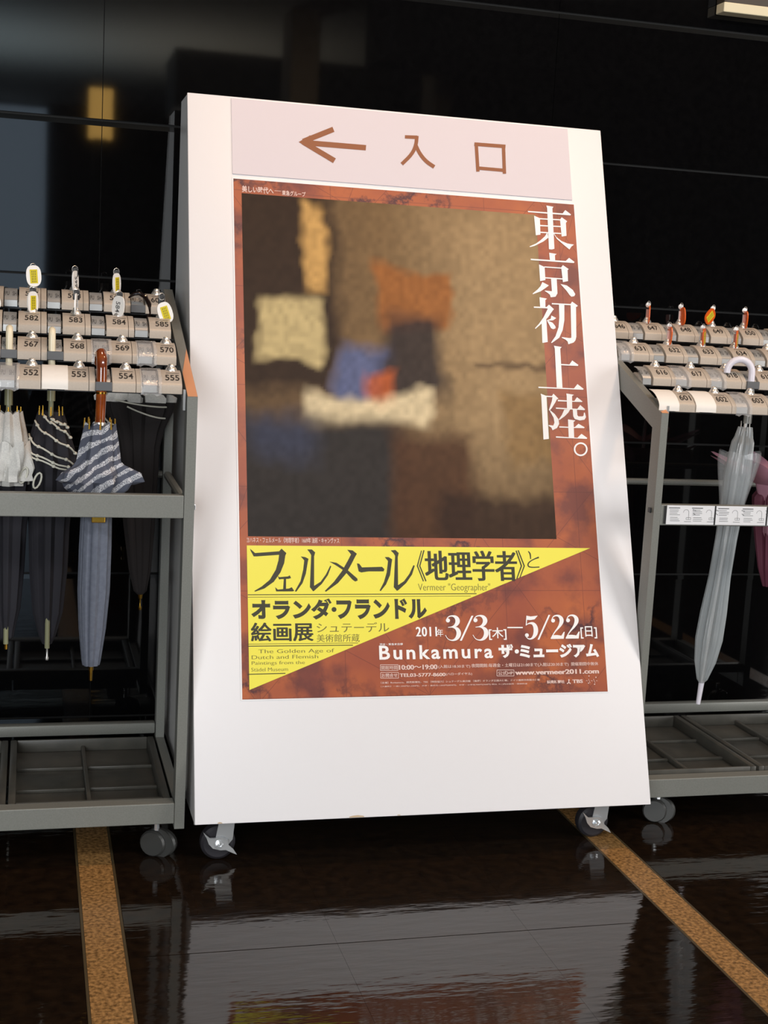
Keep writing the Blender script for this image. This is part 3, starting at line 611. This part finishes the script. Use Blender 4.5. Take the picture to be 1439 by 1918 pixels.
def slope_text(s, x0, x1, t0, t1, d, bold=0.):
    V, F = text_mesh(s, bold); bm = bmesh.new(); vv = [bm.verts.new((a, b, 0)) for a, b in V]
    for f in F:
        try: bm.faces.new([vv[i] for i in f])
        except ValueError: pass
    for q in (.12, .25, .38, .5, .62, .75, .88):
        bmesh.ops.bisect_plane(bm, geom=bm.verts[:]+bm.edges[:]+bm.faces[:], plane_co=(0, q, 0), plane_no=(0, 1, 0), dist=1e-5)
    bm.verts.index_update(); g = G(); vs = []
    for v in bm.verts:
        y, z = surf(t0+(t1-t0)*(1-v.co.y), d); vs.append((x0+(x1-x0)*v.co.x, y, z))
    F = [tuple(v.index for v in f.verts) for f in bm.faces]; bm.free()
    return g.add(vs, F)
def push_mesh():
    g = slope_text('PU', .0138, .0212, .40, .60, .0026, .02); h = slope_text('SH', .0272, .0350, .40, .60, .0026, .02); g.add(h.v, h.f)
    # drawn curve of an umbrella handle between the letters
    return g
ME['push'] = mesh_of(push_mesh(), 'push_marking', M['ink_grey'])
def number_mesh(n):
    g = slope_text(str(n), .0510, .0755, .42, .63, -.0005, .012)
    g.add([(.053, surf(.335, -.0004)[0], surf(.335, -.0004)[1]), (.076, surf(.335, -.0004)[0], surf(.335, -.0004)[1]), (.076, surf(.35, -.0004)[0], surf(.35, -.0004)[1]), (.053, surf(.35, -.0004)[0], surf(.35, -.0004)[1])], [(0, 1, 2, 3)])
    return mesh_of(g, 'number', M['ink'])
def make_rack(base_x, n0, n1, fx0, fx1, F, label, tie, rows_first, xr, dz=0., db=0.):
    """fx0,fx1 side frame near the board; rack extends to xr"""
    lo, hi = min(fx0, xr), max(fx1, xr)
    R_ = thing('umbrella_rack', ((lo+hi)/2, F+.2, 0), label, 'umbrella stand')
    zk = .857+dz
    def side(x0, x1):
        prof = [(F, .068+db), (F, zk), (.55+min(F, .075)-.05, 1.044+dz), (.55+min(F, .075)-.05, .998+dz), (F+.037, .826+dz), (F+.037, .068+db)]
        G().prism(prof, 'x', x0, x1).build('side_frame', M['rack'], R_)
        G().box((x0, F+.40, .080), (x1, F+.43, .975), bev=.001).build('rear_post', M['rack'], R_)
        G().box((x0, F+.038, .080), (x1, F+.399, .112), bev=.001).build('side_rail', M['rack'], R_)
        xm = (x0+x1)/2
        if tie: G().tube([(xm, F+.0375, .66), (xm, F+.399, .668)], .008).build('side_tie', M['rack'], R_, smooth=True)
    side(fx0, fx1)
    xe0, xe1 = (xr-.018, xr) if xr > fx1 else (xr, xr+.018)
    side(xe0, xe1)
    a, b = (fx1, xe0) if xr > fx1 else (xe1, fx0)
    G().box((a+.0005, F+.0005, .078+db), (b-.0005, F+.030, .117+db), bev=.0015).build('front_beam', M['rack'], R_)
    G().box((a+.0005, F+.0005, .642+db), (b-.0005, F+.022, .683+db), bev=.0015).build('guard_rail', M['rack'], R_)
    G().box((a+.0005, F+.405, .118), (b-.0005, F+.428, .142), bev=.004).build('rear_beam', M['rack'], R_, smooth=True)
    G().tube([(a+.0005, F+.415, .668), (b-.0005, F+.415, .668)], .0075).build('rear_rail', M['rack'], R_, smooth=True)
    G().box((fx0-.004 if xr > fx1 else fx1, F+.010, .656), (fx0 if xr > fx1 else fx1+.004, F+.020, .666), bev=.001).build('bolt', M['black_plastic'] if xr > fx1 else M['chrome'], R_)
    # inner bracket below the lock rows
    bx = fx1+.002 if xr > fx1 else fx0-.006
    G().box((bx, F+.012, .832), (bx+.004, F+.024, .868)).build('bracket', M['plate'], R_)
    for cx in ((fx0+fx1)/2+(.082 if xr > fx1 else -.032), (xe0+xe1)/2+(-.04 if xr > fx1 else .04)):
        for cy in (F+.045, F+.36):
            g = G()
            for s in (-1, 1):
                g.lathe((cx+s*.010, cy, .025), [(.004, -.008), (.022, -.008), (.025, -.004), (.025, .004), (.021, .0075), (.004, .008)], (.25*0+0, 1, 0) if False else (math.sin(.5), math.cos(.5), 0), 20)
            cs = g.build('caster', M['caster'], R_, smooth=True)
            G().lathe((cx, cy, .025), [(.0285, -.004), (.0285, .004)], (math.sin(.5), math.cos(.5), 0), 20).build('hood', M['caster'], cs)
            G().lathe((cx-.004, cy, .050), [(.005, 0), (.005, .029+db)], n=10).build('stem', M['chrome'], cs)
    units = {}
    step_y, step_z = .112, .0444
    for r in range(4):
        for c_ in range(n0, n1):
            x = base_x+c_*UW; y = F+.015+r*step_y; z = .860+dz+r*step_z
            first = (xr > fx1 and c_ == 0)
            u = link('lock_unit', ME['body_first' if first else 'body'], R_, tuple(np.array((x, y, z))-np.array(R_.location)))
            units[(r, c_)] = (u, (x, y, z))
            link('push_plate', ME['plate_first' if first else 'plate'], u); link('knob', ME['knob'], u); link('push_marking', ME['push'], u)
            link('number', number_mesh(rows_first[r]+c_), u)
        ya, yb_ = F+.015+r*step_y, .860+dz+r*step_z
        G().box((min(a, b)+.001, ya+.018, yb_-.003), (max(a, b)-.001, ya+.044, yb_-.0008)).build('row_beam', M['black_plastic'], R_)
    return R_, units
LF, RF = .05, .095
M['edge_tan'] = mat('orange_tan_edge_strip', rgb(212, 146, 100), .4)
rackL, UL = make_rack(-.6785, 0, 8, -.031, -.013, LF, 'grey umbrella lock rack left of the white board', True, (548, 563, 578, 593), -.70)
rackR, UR = make_rack(.893, 0, 8, .8945, .9095, RF, 'grey umbrella lock rack right of the white board, with instruction labels on its guard rail', False, (601, 616, 631, 646), 1.58, -.003, -.009)
def top_z(y, F, dz): return .857+dz+(y-F)*((1.044-.857)/((.55+min(F, .075)-.05)-F))
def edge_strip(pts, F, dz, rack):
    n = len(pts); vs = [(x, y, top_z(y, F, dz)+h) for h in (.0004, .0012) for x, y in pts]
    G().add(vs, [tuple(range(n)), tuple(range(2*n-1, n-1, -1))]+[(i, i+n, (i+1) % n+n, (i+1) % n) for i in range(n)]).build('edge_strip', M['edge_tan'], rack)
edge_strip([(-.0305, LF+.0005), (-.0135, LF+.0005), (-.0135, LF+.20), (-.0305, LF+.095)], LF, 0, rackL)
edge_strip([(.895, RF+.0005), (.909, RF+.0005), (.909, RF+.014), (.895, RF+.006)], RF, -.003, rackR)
def add(U, r, c_, kind): u = U[(r, c_)][0]; link({'bar': 'lock_bar', 'tape_white': 'masking_tape', 'tape_clear': 'clear_tape'}[kind], ME[kind], u)
# left columns: 7 = ..555, 6 = ..554, 5 = ..553, 4 = ..552
for r, c_, kd in ((0, 7, 'tape_clear'), (0, 6, 'bar'), (0, 5, 'tape_white'), (0, 4, 'tape_clear'), (1, 7, 'tape_clear'), (1, 6, 'tape_clear'), (1, 5, 'bar'), (1, 4, 'bar'), (3, 7, 'bar')): add(UL, r, c_, kd)
for r, c_, kd in ((0, 0, 'tape_white'), (0, 1, 'tape_white'), (0, 2, 'tape_clear'), (1, 1, 'tape_clear'), (1, 2, 'tape_clear'), (1, 3, 'bar'), (2, 0, 'tape_clear'), (2, 5, 'bar')): add(UR, r, c_, kd)

# instruction labels on the right guard rail
def label_strip(x0, x1, seed):
    R2 = random.Random(seed); z0, z1 = .6355, .6735; y = RF-.0004
    lb = G().box((x0, y-.0006, z0), (x1, y, z1)).build('instruction_label', M['label'], rackR)
    g = G(); yy = y-.0009
    def ln(xa, za, xb, zb, w_=.0005):
        d = np.array([xb-xa, zb-za]); d = d/(np.hypot(*d)+1e-9); q = np.array([-d[1], d[0]])*w_/2
        g.add([(xa+q[0], yy, za+q[1]), (xb+q[0], yy, zb+q[1]), (xb-q[0], yy, zb-q[1]), (xa-q[0], yy, za-q[1])], [(0, 1, 2, 3)])
    w_ = x1-x0
    for k_, x in enumerate((x0+.004, x0+.5*w_+.002)):
        ln(x, z1-.005, x+.024, z1-.005, .0016)
        for i in range(4): ln(x+.002, z1-.009-i*.0032, x+.018+R2.random()*.008, z1-.009-i*.0032, .0008)
        for i in range(3): ln(x+.004, z1-.024-i*.0034, x+.020+R2.random()*.006, z1-.024-i*.0034, .0008)
        cx = x+.038; cz = z1-.014                        # sketch of an umbrella handle in its lock
        pts = [(cx+.006*math.cos(t), cz+.006*math.sin(t)) for t in np.linspace(0, math.pi, 9)]
        for p_, q_ in zip(pts, pts[1:]): ln(*p_, *q_, .0006)
        ln(cx+.006, cz, cx+.006, cz-.014, .0006); ln(cx+.001, cz-.010, cx+.011, cz-.010, .0006); ln(cx+.001, cz-.014, cx+.011, cz-.014, .0006); ln(cx+.001, cz-.010, cx+.001, cz-.014, .0006); ln(cx+.011, cz-.010, cx+.011, cz-.014, .0006); ln(cx-.003, cz-.018, cx+.012, cz-.018, .0008)
        ln(cx+.014, cz+.006, cx+.021, cz+.004, .0012); ln(cx+.015, cz-.001, cx+.02, cz-.004, .001)
    g.build('label_print', M['ink_grey'], lb)
for i in range(5):
    x0 = .914+i*.1155
    label_strip(x0, x0+.112, i) if i else label_strip(.922, x0+.112, 9)
    G().box((x0+.1125, RF-.0018, .6355), (x0+.1150, RF-.0002, .6735)).build('label_clip', M['black_plastic'], rackR)
# bounding clips at the start
G().box((.9165, RF-.0015, .637), (.9212, RF-.0002, .672)).build('label_clip', M['black_plastic'], rackR)

# ---- drip trays
def tray(x0, x1, F, label):
    t = thing('drip_tray', ((x0+x1)/2, F+.22, .0855), label, 'tray')
    y0, y1 = F+.034, F+.396; zb, zt_ = .086, .116; w_ = .006
    G().box((x0, y0, zb), (x1, y1, zb+.004)).build('tray_floor', M['tray'], t)
    g = G()
    g.box((x0, y0, zb+.004), (x0+w_*2.2, y1, zt_), bev=.002).box((x1-w_*2.2, y0, zb+.004), (x1, y1, zt_), bev=.002).box((x0+w_*2.2, y0, zb+.004), (x1-w_*2.2, y0+w_, zt_), bev=.002).box((x0+w_*2.2, y1-w_, zb+.004), (x1-w_*2.2, y1, zt_), bev=.002)
    g.build('tray_rim', M['tray'], t, smooth=True)
    xm = (x0+x1)/2
    G().box((xm-.004, y0+w_, zb+.004), (xm+.004, y1-w_, zb+.016), bev=.002).build('tray_rib', M['tray'], t, smooth=True)
    for k_ in (1, 2):
        yy = y0+(y1-y0)*k_/3
        for xa, xb in ((x0+w_*2.2, xm-.0042), (xm+.0042, x1-w_*2.2)):
            G().box((xa, yy-.0035, zb+.004), (xb, yy+.0035, zb+.011), bev=.0015).build('tray_rib', M['tray'], t, smooth=True)
tray(-.325, -.036, LF, 'dark grey drip tray in the left rack, nearest the white board'); tray(-.618, -.329, LF, 'dark grey drip tray at the left edge of the picture')
tray(.915, 1.196, RF, 'dark grey drip tray in the right rack, partly behind the board'); tray(1.202, 1.49, RF, 'dark grey drip tray in the right rack at the picture edge')

# ------------------------------------------------------------------ keys with tags
def key(U, r, c_, tagcol, yaw, tilt, label, grp=None, dz=0, txt=None, head='plastic', lean=0):
    x, y, z = U[(r, c_)][1]; bx, by, bz = x+.0645, y+.0505, z+.049
    kk = thing('lock_key', (bx, by, bz), label, 'key', grp or 'keys with tags standing in the umbrella locks')
    H = .030
    hd = 'black_plastic' if head == 'plastic' else 'satin'
    G().box((bx-.0035, by-.0008, bz+.0005), (bx+.0035, by+.0008, bz+H*.62)).build('key_blade', M['satin'], kk)
    if head == 'plastic': G().box((bx-.0065, by-.0022, bz+H*.5), (bx+.0065, by+.0022, bz+H+.004), bev=.002).build('key_head', M[hd], kk, smooth=True)
    else: G().lathe((bx, by-.001, bz+H-.002), [(.006, 0), (.006, .002)], (0, 1, 0), 14).build('key_head', M[hd], kk)
    rc = Vector((bx, by-.004, bz+H)); rr = .0065
    G().tube([rc+Vector((rr*math.cos(t)*math.cos(.5), rr*math.cos(t)*math.sin(.5), rr*math.sin(t))) for t in np.linspace(0, 2*math.pi, 17)], .0006, 6).build('key_ring', M['satin'], kk, smooth=True)
    # tag: capsule hanging from the ring
    w_, h, t = .0145, .041, .0012
    out = []
    for i in range(24):
        a = 2*math.pi*i/24; cx, cz = math.cos(a), math.sin(a)
        ex = abs(cx)**.75*math.copysign(1, cx)*w_; ez = abs(cz)**.8*math.copysign(1, cz)*h/2
        out.append((ex, ez-h/2))
    Mx = Matrix.Translation(Vector((bx, by-.009, bz+H-.003+dz))) @ Matrix.Rotation(yaw, 4, 'Z') @ Matrix.Rotation(tilt, 4, 'Y') @ Matrix.Rotation(lean, 4, 'X')
    def place(g): g.v = [tuple(Mx @ Vector(v)) for v in g.v]; return g
    tg = place(G().prism(out, 'y', -t, t)).build('tag', M[tagcol], kk)
    lab = [(-w_*.5, -h*.85), (w_*.5, -h*.85), (w_*.5, -h*.2), (-w_*.5, -h*.2)]
    if txt is None: place(G().prism(lab, 'y', -t-.0004, -t)).build('tag_label', M['yellow'], tg)
    g = G()
    if txt:
        V, F = text_mesh(txt, .01); g.add([(-w_*.35+b*w_*.7, -t-.0006, -h*.27-a*h*.5) for a, b in V], F)
    else:
        for cx_ in (-.22, .0, .22):
            for i in range(5):
                z0 = -h*(.26+i*.115); g.add([(w_*(cx_-.045), -t-.0006, z0), (w_*(cx_+.045), -t-.0006, z0), (w_*(cx_+.045), -t-.0006, z0-h*.085), (w_*(cx_-.045), -t-.0006, z0-h*.085)], [(0, 1, 2, 3)])
    place(g).build('tag_print', M['ink_grey'] if txt else M['p_olive'], tg)
LG = None
key(UL, 3, 4, 'tag_white', .15, -.08, 'key with a white oval tag facing front, yellow label, above the leftmost top lock', dz=.006)
key(UL, 3, 5, 'tag_white', 1.15, -.12, 'key with white tag turned nearly edge-on, top row of the left rack', txt='599')
key(UL, 3, 6, 'tag_white', .98, -.08, 'key with narrow-looking white tag and yellow label, rightmost key of the left rack top row')
key(UL, 2, 4, 'tag_white', .85, -.04, 'key with white tag and yellow label directly below the front-facing tag')
key(UL, 2, 5, 'tag_white', 1.42, .2, 'key with white tag seen edge-on, slanting left above lock 583', txt='583')
key(UL, 2, 6, 'tag_white', -.75, .12, 'key with white oval tag lettered 584, above lock 584', txt='584')
key(UL, 2, 7, 'tag_white', .2, -.35, 'key with white tag and yellow label tilted beside the end of the left rack', dz=-.008)
key(UL, 2, 3, 'tag_white', .2, -.35, 'key with white tag and yellow label cut by the left picture edge')
for (r, c_, yw, tl, lb, dz, ln) in ((3, 1, 1.2, .1, 'key with an orange tag edge-on, leftmost of the right rack top row', 0, 0), (3, 2, 1.55, .2, 'key with thin slanting orange tag, second in the right rack top row', 0, 0),
      (3, 3, .5, .9, 'key with an orange tag swung out flat to the left, right rack top row', -.004, 0), (3, 4, 1.4, -.08, 'key with an upright orange tag, rightmost in the right rack top row', 0, 0),
      (2, 1, 1.45, -.16, 'key with thin orange tag above lock 632 on the right rack', 0, 0), (2, 2, .9, -.25, 'key with orange tag showing bright yellow label, above lock 633', 0, 0),
      (2, 3, .95, -.12, 'key with orange tag and dull yellow label, just above the white hooked handle', 0, 0)):
    key(UR, r, c_, 'tag_orange', yw, tl, lb, dz=dz, head='metal', lean=ln)

# ------------------------------------------------------------------ umbrellas
def canopy(g, cx, cy, prof, amp=.12, nf=8, twist=0, top_open=True, seg=64, cx1=None, cy1=None, jag=None, k=0, flat=1.):
    """prof: list of (z, r[, amp]) from hem at the top to the tip; axis may drift to (cx1, cy1) at the bottom"""
    cx1 = cx if cx1 is None else cx1; cy1 = cy if cy1 is None else cy1
    zt_, zb = prof[0][0], prof[-1][0]; P_ = []
    for i in range(len(prof)-1):
        for j in range(4):
            f = j/4; P_.append(tuple(prof[i][q]*(1-f)+prof[i+1][q]*f for q in range(2))+((prof[i][2] if len(prof[i]) > 2 else amp)*(1-f)+(prof[i+1][2] if len(prof[i+1]) > 2 else amp)*f,))
    P_.append((prof[-1][0], prof[-1][1], prof[-1][2] if len(prof[-1]) > 2 else amp))
    vs = []; n = len(P_)
    for i, (z, r, am) in enumerate(P_):
        f = (zt_-z)/(zt_-zb); x0 = cx+(cx1-cx)*f; y0 = cy+(cy1-cy)*f
        for j in range(seg):
            a = 2*math.pi*j/seg; ph = nf*a+twist*f*6
            q = (1+am*(abs(math.cos(ph/2))*2-1.2)+am*.25*math.sin(nf*2.3*a+1.3))
            zz = z+((jag or 0)*(abs(math.cos(ph/2))-.5) if i == 0 else 0)
            vs.append((x0+math.cos(a)*r*q, y0+math.sin(a)*r*q*flat, zz))
    fs = [(i*seg+j, i*seg+(j+1) % seg, (i+1)*seg+(j+1) % seg, (i+1)*seg+j) for i in range(n-1) for j in range(seg)]
    fs.append(tuple((n-1)*seg+j for j in range(seg)))
    return g.add(vs, fs, k)
def hook(x, y, z0, z1, rad, ang, drop=.03):
    """J handle: straight from z0 to z1-rad, then half circle towards direction ang"""
    pts = [(x, y, z0)]+[(x, y, z0+(z1-rad-z0)*q) for q in (.5, 1)]
    for t in np.linspace(0, math.pi, 12)[1:]:
        o = rad*(1-math.cos(t)); pts.append((x+math.cos(ang)*o, y+math.sin(ang)*o, z1-rad+rad*math.sin(t)))
    pts.append((pts[-1][0], pts[-1][1], pts[-1][2]-drop)); return pts
def ribs(parent, cx, cy, z, r, n=8, h=.012, m='gold', ph=0.):
    g = G()
    for i in range(n):
        a = 2*math.pi*i/n+ph; g.tube([(cx+math.cos(a)*r*1.02, cy+math.sin(a)*r*1.02, z-.004), (cx+math.cos(a)*r, cy+math.sin(a)*r, z+h)], [.0016, .0011], 6)
    g.build('rib_tips', M[m], parent, smooth=True)

# 1: black umbrella with broad white hem, cream handle
x, y = -.333, UL[(1, 4)][1][1]+.006
u = thing('umbrella', (x, y, .36), 'folded black umbrella with broad white hem and cream handle, at left picture edge', 'umbrella', None)
G().tube(hook(x, y+.0, .872, .958, .012, math.pi/2, .004), .0062, 12).build('handle', M['cream'], u, smooth=True)
G().tube([(x, y, .385), (x, y, .873)], .0045, 10).build('shaft', M['green_tube'], u, smooth=True)
G().tube([(x, y, .822), (x, y, .858)], .0072, 12).build('shaft_collar', M['green_tube'], u, smooth=True)
canopy(G(), x, y+.002, [(.809, .022), (.77, .030), (.735, .034), (.705, .036), (.68, .034)], amp=.12, jag=.006).build('white_hem', M['white_cloth'], u, smooth=True)
canopy(G(), x+.002, y-.006, [(.755, .032, .12), (.725, .038, .2), (.712, .040, .22), (.70, .037, .2), (.69, .040, .2)], nf=7, jag=.012, twist=.6, seg=56).build('hem_fold', M['white_cloth'], u, smooth=True)
canopy(G(), x, y+.012, [(.700, .043), (.66, .036), (.60, .030), (.52, .027), (.45, .022), (.41, .014), (.395, .012), (.388, .005)], amp=.14).build('canopy', M['navy'], u, smooth=True)
ribs(u, x, y+.01, .807, .021); G().tube([(x, y+.012, .372), (x, y+.012, .386)], .003, 8).build('ferrule', M['gold'], u)

# 2: black umbrella with beaded cord
x, y = -.2595, UL[(1, 5)][1][1]+.006
u = thing('umbrella', (x, y, .35), 'folded black umbrella wound with white beaded cord, hanging below lock 553', 'umbrella')
G().tube(hook(x, y, .872, .958, .012, math.pi/2, .004), .0062, 12).build('handle', M['cream'], u, smooth=True)
G().tube([(x, y, .376), (x, y, .873)], .0045, 10).build('shaft', M['green_tube'], u, smooth=True)
G().tube([(x, y, .832), (x, y, .858)], .0072, 12).build('shaft_collar', M['green_tube'], u, smooth=True)
pr = [(.812, .020, .12), (.785, .028, .12), (.745, .038, .14), (.715, .042, .16), (.70, .038, .16), (.66, .036, .15), (.60, .032, .15), (.52, .030, .15), (.44, .024, .15), (.395, .014, .1), (.380, .009, 0)]
canopy(G(), x, y+.020, pr).build('canopy', M['navy'], u, smooth=True)
g = G()
def prr(z):
    for a, b in zip(pr, pr[1:]):
        if a[0] >= z >= b[0]: f = (a[0]-z)/(a[0]-b[0]); return a[1]*(1-f)+b[1]*f
    return pr[0][1]
for k_, (za, zb, a0_, a1_) in enumerate([(.808, .765, -2.2, -.3), (.795, .735, -2.7, -.1), (.770, .712, -3.0, -.2), (.752, .700, -3.1, -.05), (.745, .694, -3.1, 0.), (.80, .785, -1.6, -.4)]):
    pts = []
    for t in np.linspace(0, 1, 16):
        z = za+(zb-za)*t; a = a0_+(a1_-a0_)*t; r = prr(z)*1.13+.002; pts.append((x+math.cos(a)*r, y+.020+math.sin(a)*r, z+math.sin(t*math.pi*6)*.0015))
    g.tube(pts, .0017, 6)
    for p_ in pts[2::3]: g.lathe(p_, [(.001, -.003), (.0034, -.0015), (.0036, .001), (.0012, .003)], n=8)
for dx, zz in ((-.046, .706), (-.022, .697)):
    g.tube([(x+dx+.006*math.cos(t)+.004*math.sin(t), y-.030, zz-.006+.014*math.sin(t)) for t in np.linspace(0, 2*math.pi, 13)], .0018, 6)
g.build('beaded_cord', M['cord'], u, smooth=True)
ribs(u, x, y+.006, .810, .020); G().lathe((x, y+.006, .352), [(.0025, 0), (.0035, .004), (.002, .008), (.0018, .022), (.0045, .024), (.005, .031), (.002, .034)], n=10).build('ferrule', M['satin'], u, smooth=True)

# 3: grey umbrella with lace, brown wooden handle
x, y = -.177, UL[(0, 6)][1][1]+.008
u = thing('umbrella', (x, y, .33), 'folded grey umbrella with white lace trim and polished brown handle, below lock 554', 'umbrella')
yy = y+.036
G().tube([(x-.003, y+.045, .905), (x-.003, y+.030, .921), (x-.001, y+.014, .924), (x, y+.004, .915), (x, y, .895), (x, y, .86), (x-.001, y+.004, .80)], [.0075, .009, .0095, .0095, .0092, .009, .0085], 14).build('handle', M['wood'], u, smooth=True)
G().tube([(x-.001, y+.004, .801), (x-.004, yy, .64), (x-.006, yy+.004, .352)], .0045, 10).build('shaft', M['gold'], u, smooth=True)
G().lathe((x-.001, y+.0038, .800), [(.0095, 0), (.0098, .004), (.0092, .006)], n=14).build('handle_collar', M['satin'], u, smooth=True)
G().lathe((x, y+.0, .8555), [(.0096, 0), (.0098, .003)], n=14).build('handle_band', M['gold'], u, smooth=True)
canopy(G(), x-.001, y+.012, [(.800, .0255, .1), (.77, .030, .15), (.735, .034, .22), (.712, .046, .28), (.700, .051, .3), (.685, .045, .28), (.67, .034, .2), (.655, .024, .1)], nf=7, twist=.5, cx1=x-.003, cy1=yy+.006, jag=.008, flat=.8, seg=70).build('lace_hem', M['lace'], u, smooth=True)
canopy(G(), x+.0, y+.016, [(.735, .028, .2), (.715, .056, .34), (.700, .060, .36), (.694, .050, .3)], nf=5, twist=.2, cy1=yy, jag=.01, flat=.55, seg=60).build('lace_frill', M['lace'], u, smooth=True)
canopy(G(), x-.002, yy+.002, [(.655, .026), (.63, .025), (.58, .026), (.50, .026), (.43, .022), (.37, .0155), (.362, .014)], amp=.1, cx1=x-.006, cy1=yy+.004).build('canopy', M['grey_cloth'], u, smooth=True)
G().box((x-.012, yy-.030, .628), (x+.012, yy-.0262, .640), bev=.0015).build('strap_clasp', M['gold'], u)
ribs(u, x-.001, y+.012, .798, .026, h=.014); G().tube([(x-.006, yy+.004, .333), (x-.006, yy+.004, .362)], [.0028, .0036], 10).build('ferrule', M['gold'], u, smooth=True)

# 4: brown-black umbrella on the top row
x, y = -.090, UL[(3, 7)][1][1]+.008
u = thing('umbrella', (x, y, .39), 'folded brown-black umbrella with thin pale piping and black curved handle, behind lock 555', 'umbrella')
pts = [(x-.022, y-.004, 1.022), (x-.012, y-.006, 1.030), (x-.002, y-.006, 1.032), (x+.010, y-.006, 1.026), (x+.018, y-.005, 1.012), (x+.020, y-.004, .995), (x+.010, y+.0, .96), (x, y+.002, .90), (x, y+.002, .84)]
G().tube(pts, [.0015, .0035, .0042, .0045, .0045, .0045, .0045, .0045, .0045], 10).build('handle', M['dark_wood'], u, smooth=True)
pr4 = [(.865, .058, .25), (.835, .060, .3), (.80, .056, .25), (.765, .044, .2), (.73, .038, .15), (.66, .034, .12), (.57, .028, .12), (.48, .020, .12), (.435, .012, .1), (.428, .006, 0)]
canopy(G(), x-.002, y+.0, pr4, cx1=x+.016, seg=72, jag=.02, flat=.55).build('canopy', M['brown_black'], u, smooth=True)
canopy(G(), x-.004, y-.002, [(.842, .056, .2), (.829, .064, .28), (.820, .061, .32)], nf=8, seg=72, jag=.01, flat=.55).build('pale_hem', M['white_cloth'], u, smooth=True)
g = G()
for za, zb, a0_, a1_, rr in ((.825, .812, -2.4, -.6, 1.12), (.812, .790, -1.9, -.7, 1.16), (.80, .775, -2.9, -2.2, 1.2)):
    pts = []
    for t in np.linspace(0, 1, 10):
        z = za+(zb-za)*math.sin(t*1.57); a = a0_+(a1_-a0_)*t; r = .060*rr; pts.append((x+math.cos(a)*r, y-.004+math.sin(a)*r*.6, z))
    g.tube(pts, .0016, 6)
g.build('pale_piping', M['cord'], u, smooth=True)
G().lathe((x+.016, y, .396), [(.003, 0), (.004, .005), (.0015, .009), (.0015, .022), (.004, .024), (.005, .032)], n=10).build('ferrule', M['gold'], u, smooth=True)

# 5: clear vinyl umbrella with white hooked handle, right rack
x, y = 1.157, UR[(1, 3)][1][1]+.006
u = thing('umbrella', (x, y, .21), 'folded clear vinyl umbrella with white hooked handle in the right rack', 'umbrella')
hk = hook(x, y, .905, .962, .026, math.pi-.25, .003)
G().tube(hk, .0072, 14).build('handle', M['white_plastic'], u, smooth=True)
G().tube([(x, y, .830), (x, y, .905)], .0085, 14).build('handle_sleeve', M['grey_tube'], u, smooth=True)
bx, by = x-.038, y+.03
def ax(z): f = (.84-z)/(.84-.21); return (x+(bx-x)*f, y+.004+(by-y)*f)
G().tube([(*ax(.84), .84), (*ax(.25), .25)], .004, 8).build('shaft', M['satin'], u, smooth=True)
c0 = ax(.825); c1 = ax(.255)
canopy(G(), *c0, [(.822, .012, .3), (.80, .016, .25), (.79, .021, .15), (.755, .024, .12), (.72, .026, .12), (.66, .023, .12), (.58, .021, .12), (.50, .021, .14), (.42, .025, .16), (.36, .026, .16), (.31, .021, .14), (.27, .011, .1), (.262, .006, 0)], cx1=c1[0], cy1=c1[1]).build('canopy', M['vinyl'], u, smooth=True)
c0 = ax(.765); c1 = ax(.66)
canopy(G(), *c0, [(.768, .040, .14), (.755, .041, .16), (.72, .036, .14), (.68, .029, .1), (.655, .025, .1)], cx1=c1[0], cy1=c1[1], nf=5, jag=.008).build('loose_hem', M['vinyl_out'], u, smooth=True)
ribs(u, *ax(.82), .818, .010, 6, .016, 'satin')
G().tube([(*ax(.262), .266), (*ax(.214), .214)], [.0062, .0048], 12).build('ferrule', M['white_plastic'], u, smooth=True)

# 6: pink umbrella behind it
x, y = 1.305, UR[(2, 4)][1][1]+.0
u = thing('umbrella', (x, y, .45), 'pink umbrella with spiky loose hem behind the clear one, cut by the right picture edge', 'umbrella')
hx, hy = UR[(2, 5)][1][0]+.024, UR[(2, 5)][1][1]+.008
G().tube([(x, y, .70), (hx, hy, .92)], .0045, 8).build('shaft', M['satin'], u, smooth=True)
G().tube(hook(hx, hy, .919, 1.005, .018, math.pi*.5, .01), .007, 12).build('handle', M['pink'], u, smooth=True)
seg = 96; g = G(); vs = []
rings = [(.750, .168), (.715, .105), (.69, .052), (.655, .042)]
for i, (z, r) in enumerate(rings):
    for j in range(seg):
        a = 2*math.pi*j/seg; sp = abs(math.cos(4*a+.1))**3
        r_ = r*(1-.45*(1-sp)*(1 if i == 0 else .5 if i == 1 else .15)); zz = z-(.03*(1-sp) if i == 0 else .012*(1-sp) if i == 1 else 0)
        vs.append((x+math.cos(a)*r_, y+math.sin(a)*r_*.8, zz))
g.add(vs, [(i*seg+j, i*seg+(j+1) % seg, (i+1)*seg+(j+1) % seg, (i+1)*seg+j) for i in range(3) for j in range(seg)]).build('spiky_hem', M['pink'], u, smooth=True)
canopy(G(), x, y, [(.70, .020), (.66, .045), (.62, .042), (.57, .034), (.50, .022), (.46, .010)], amp=.2).build('canopy', M['plum'], u, smooth=True)
canopy(G(), x-.01, y-.014, [(.665, .028, .2), (.63, .03, .2), (.585, .024, .2), (.572, .014, .2)], amp=.2, nf=5).build('lower_fold', M['pink'], u, smooth=True)
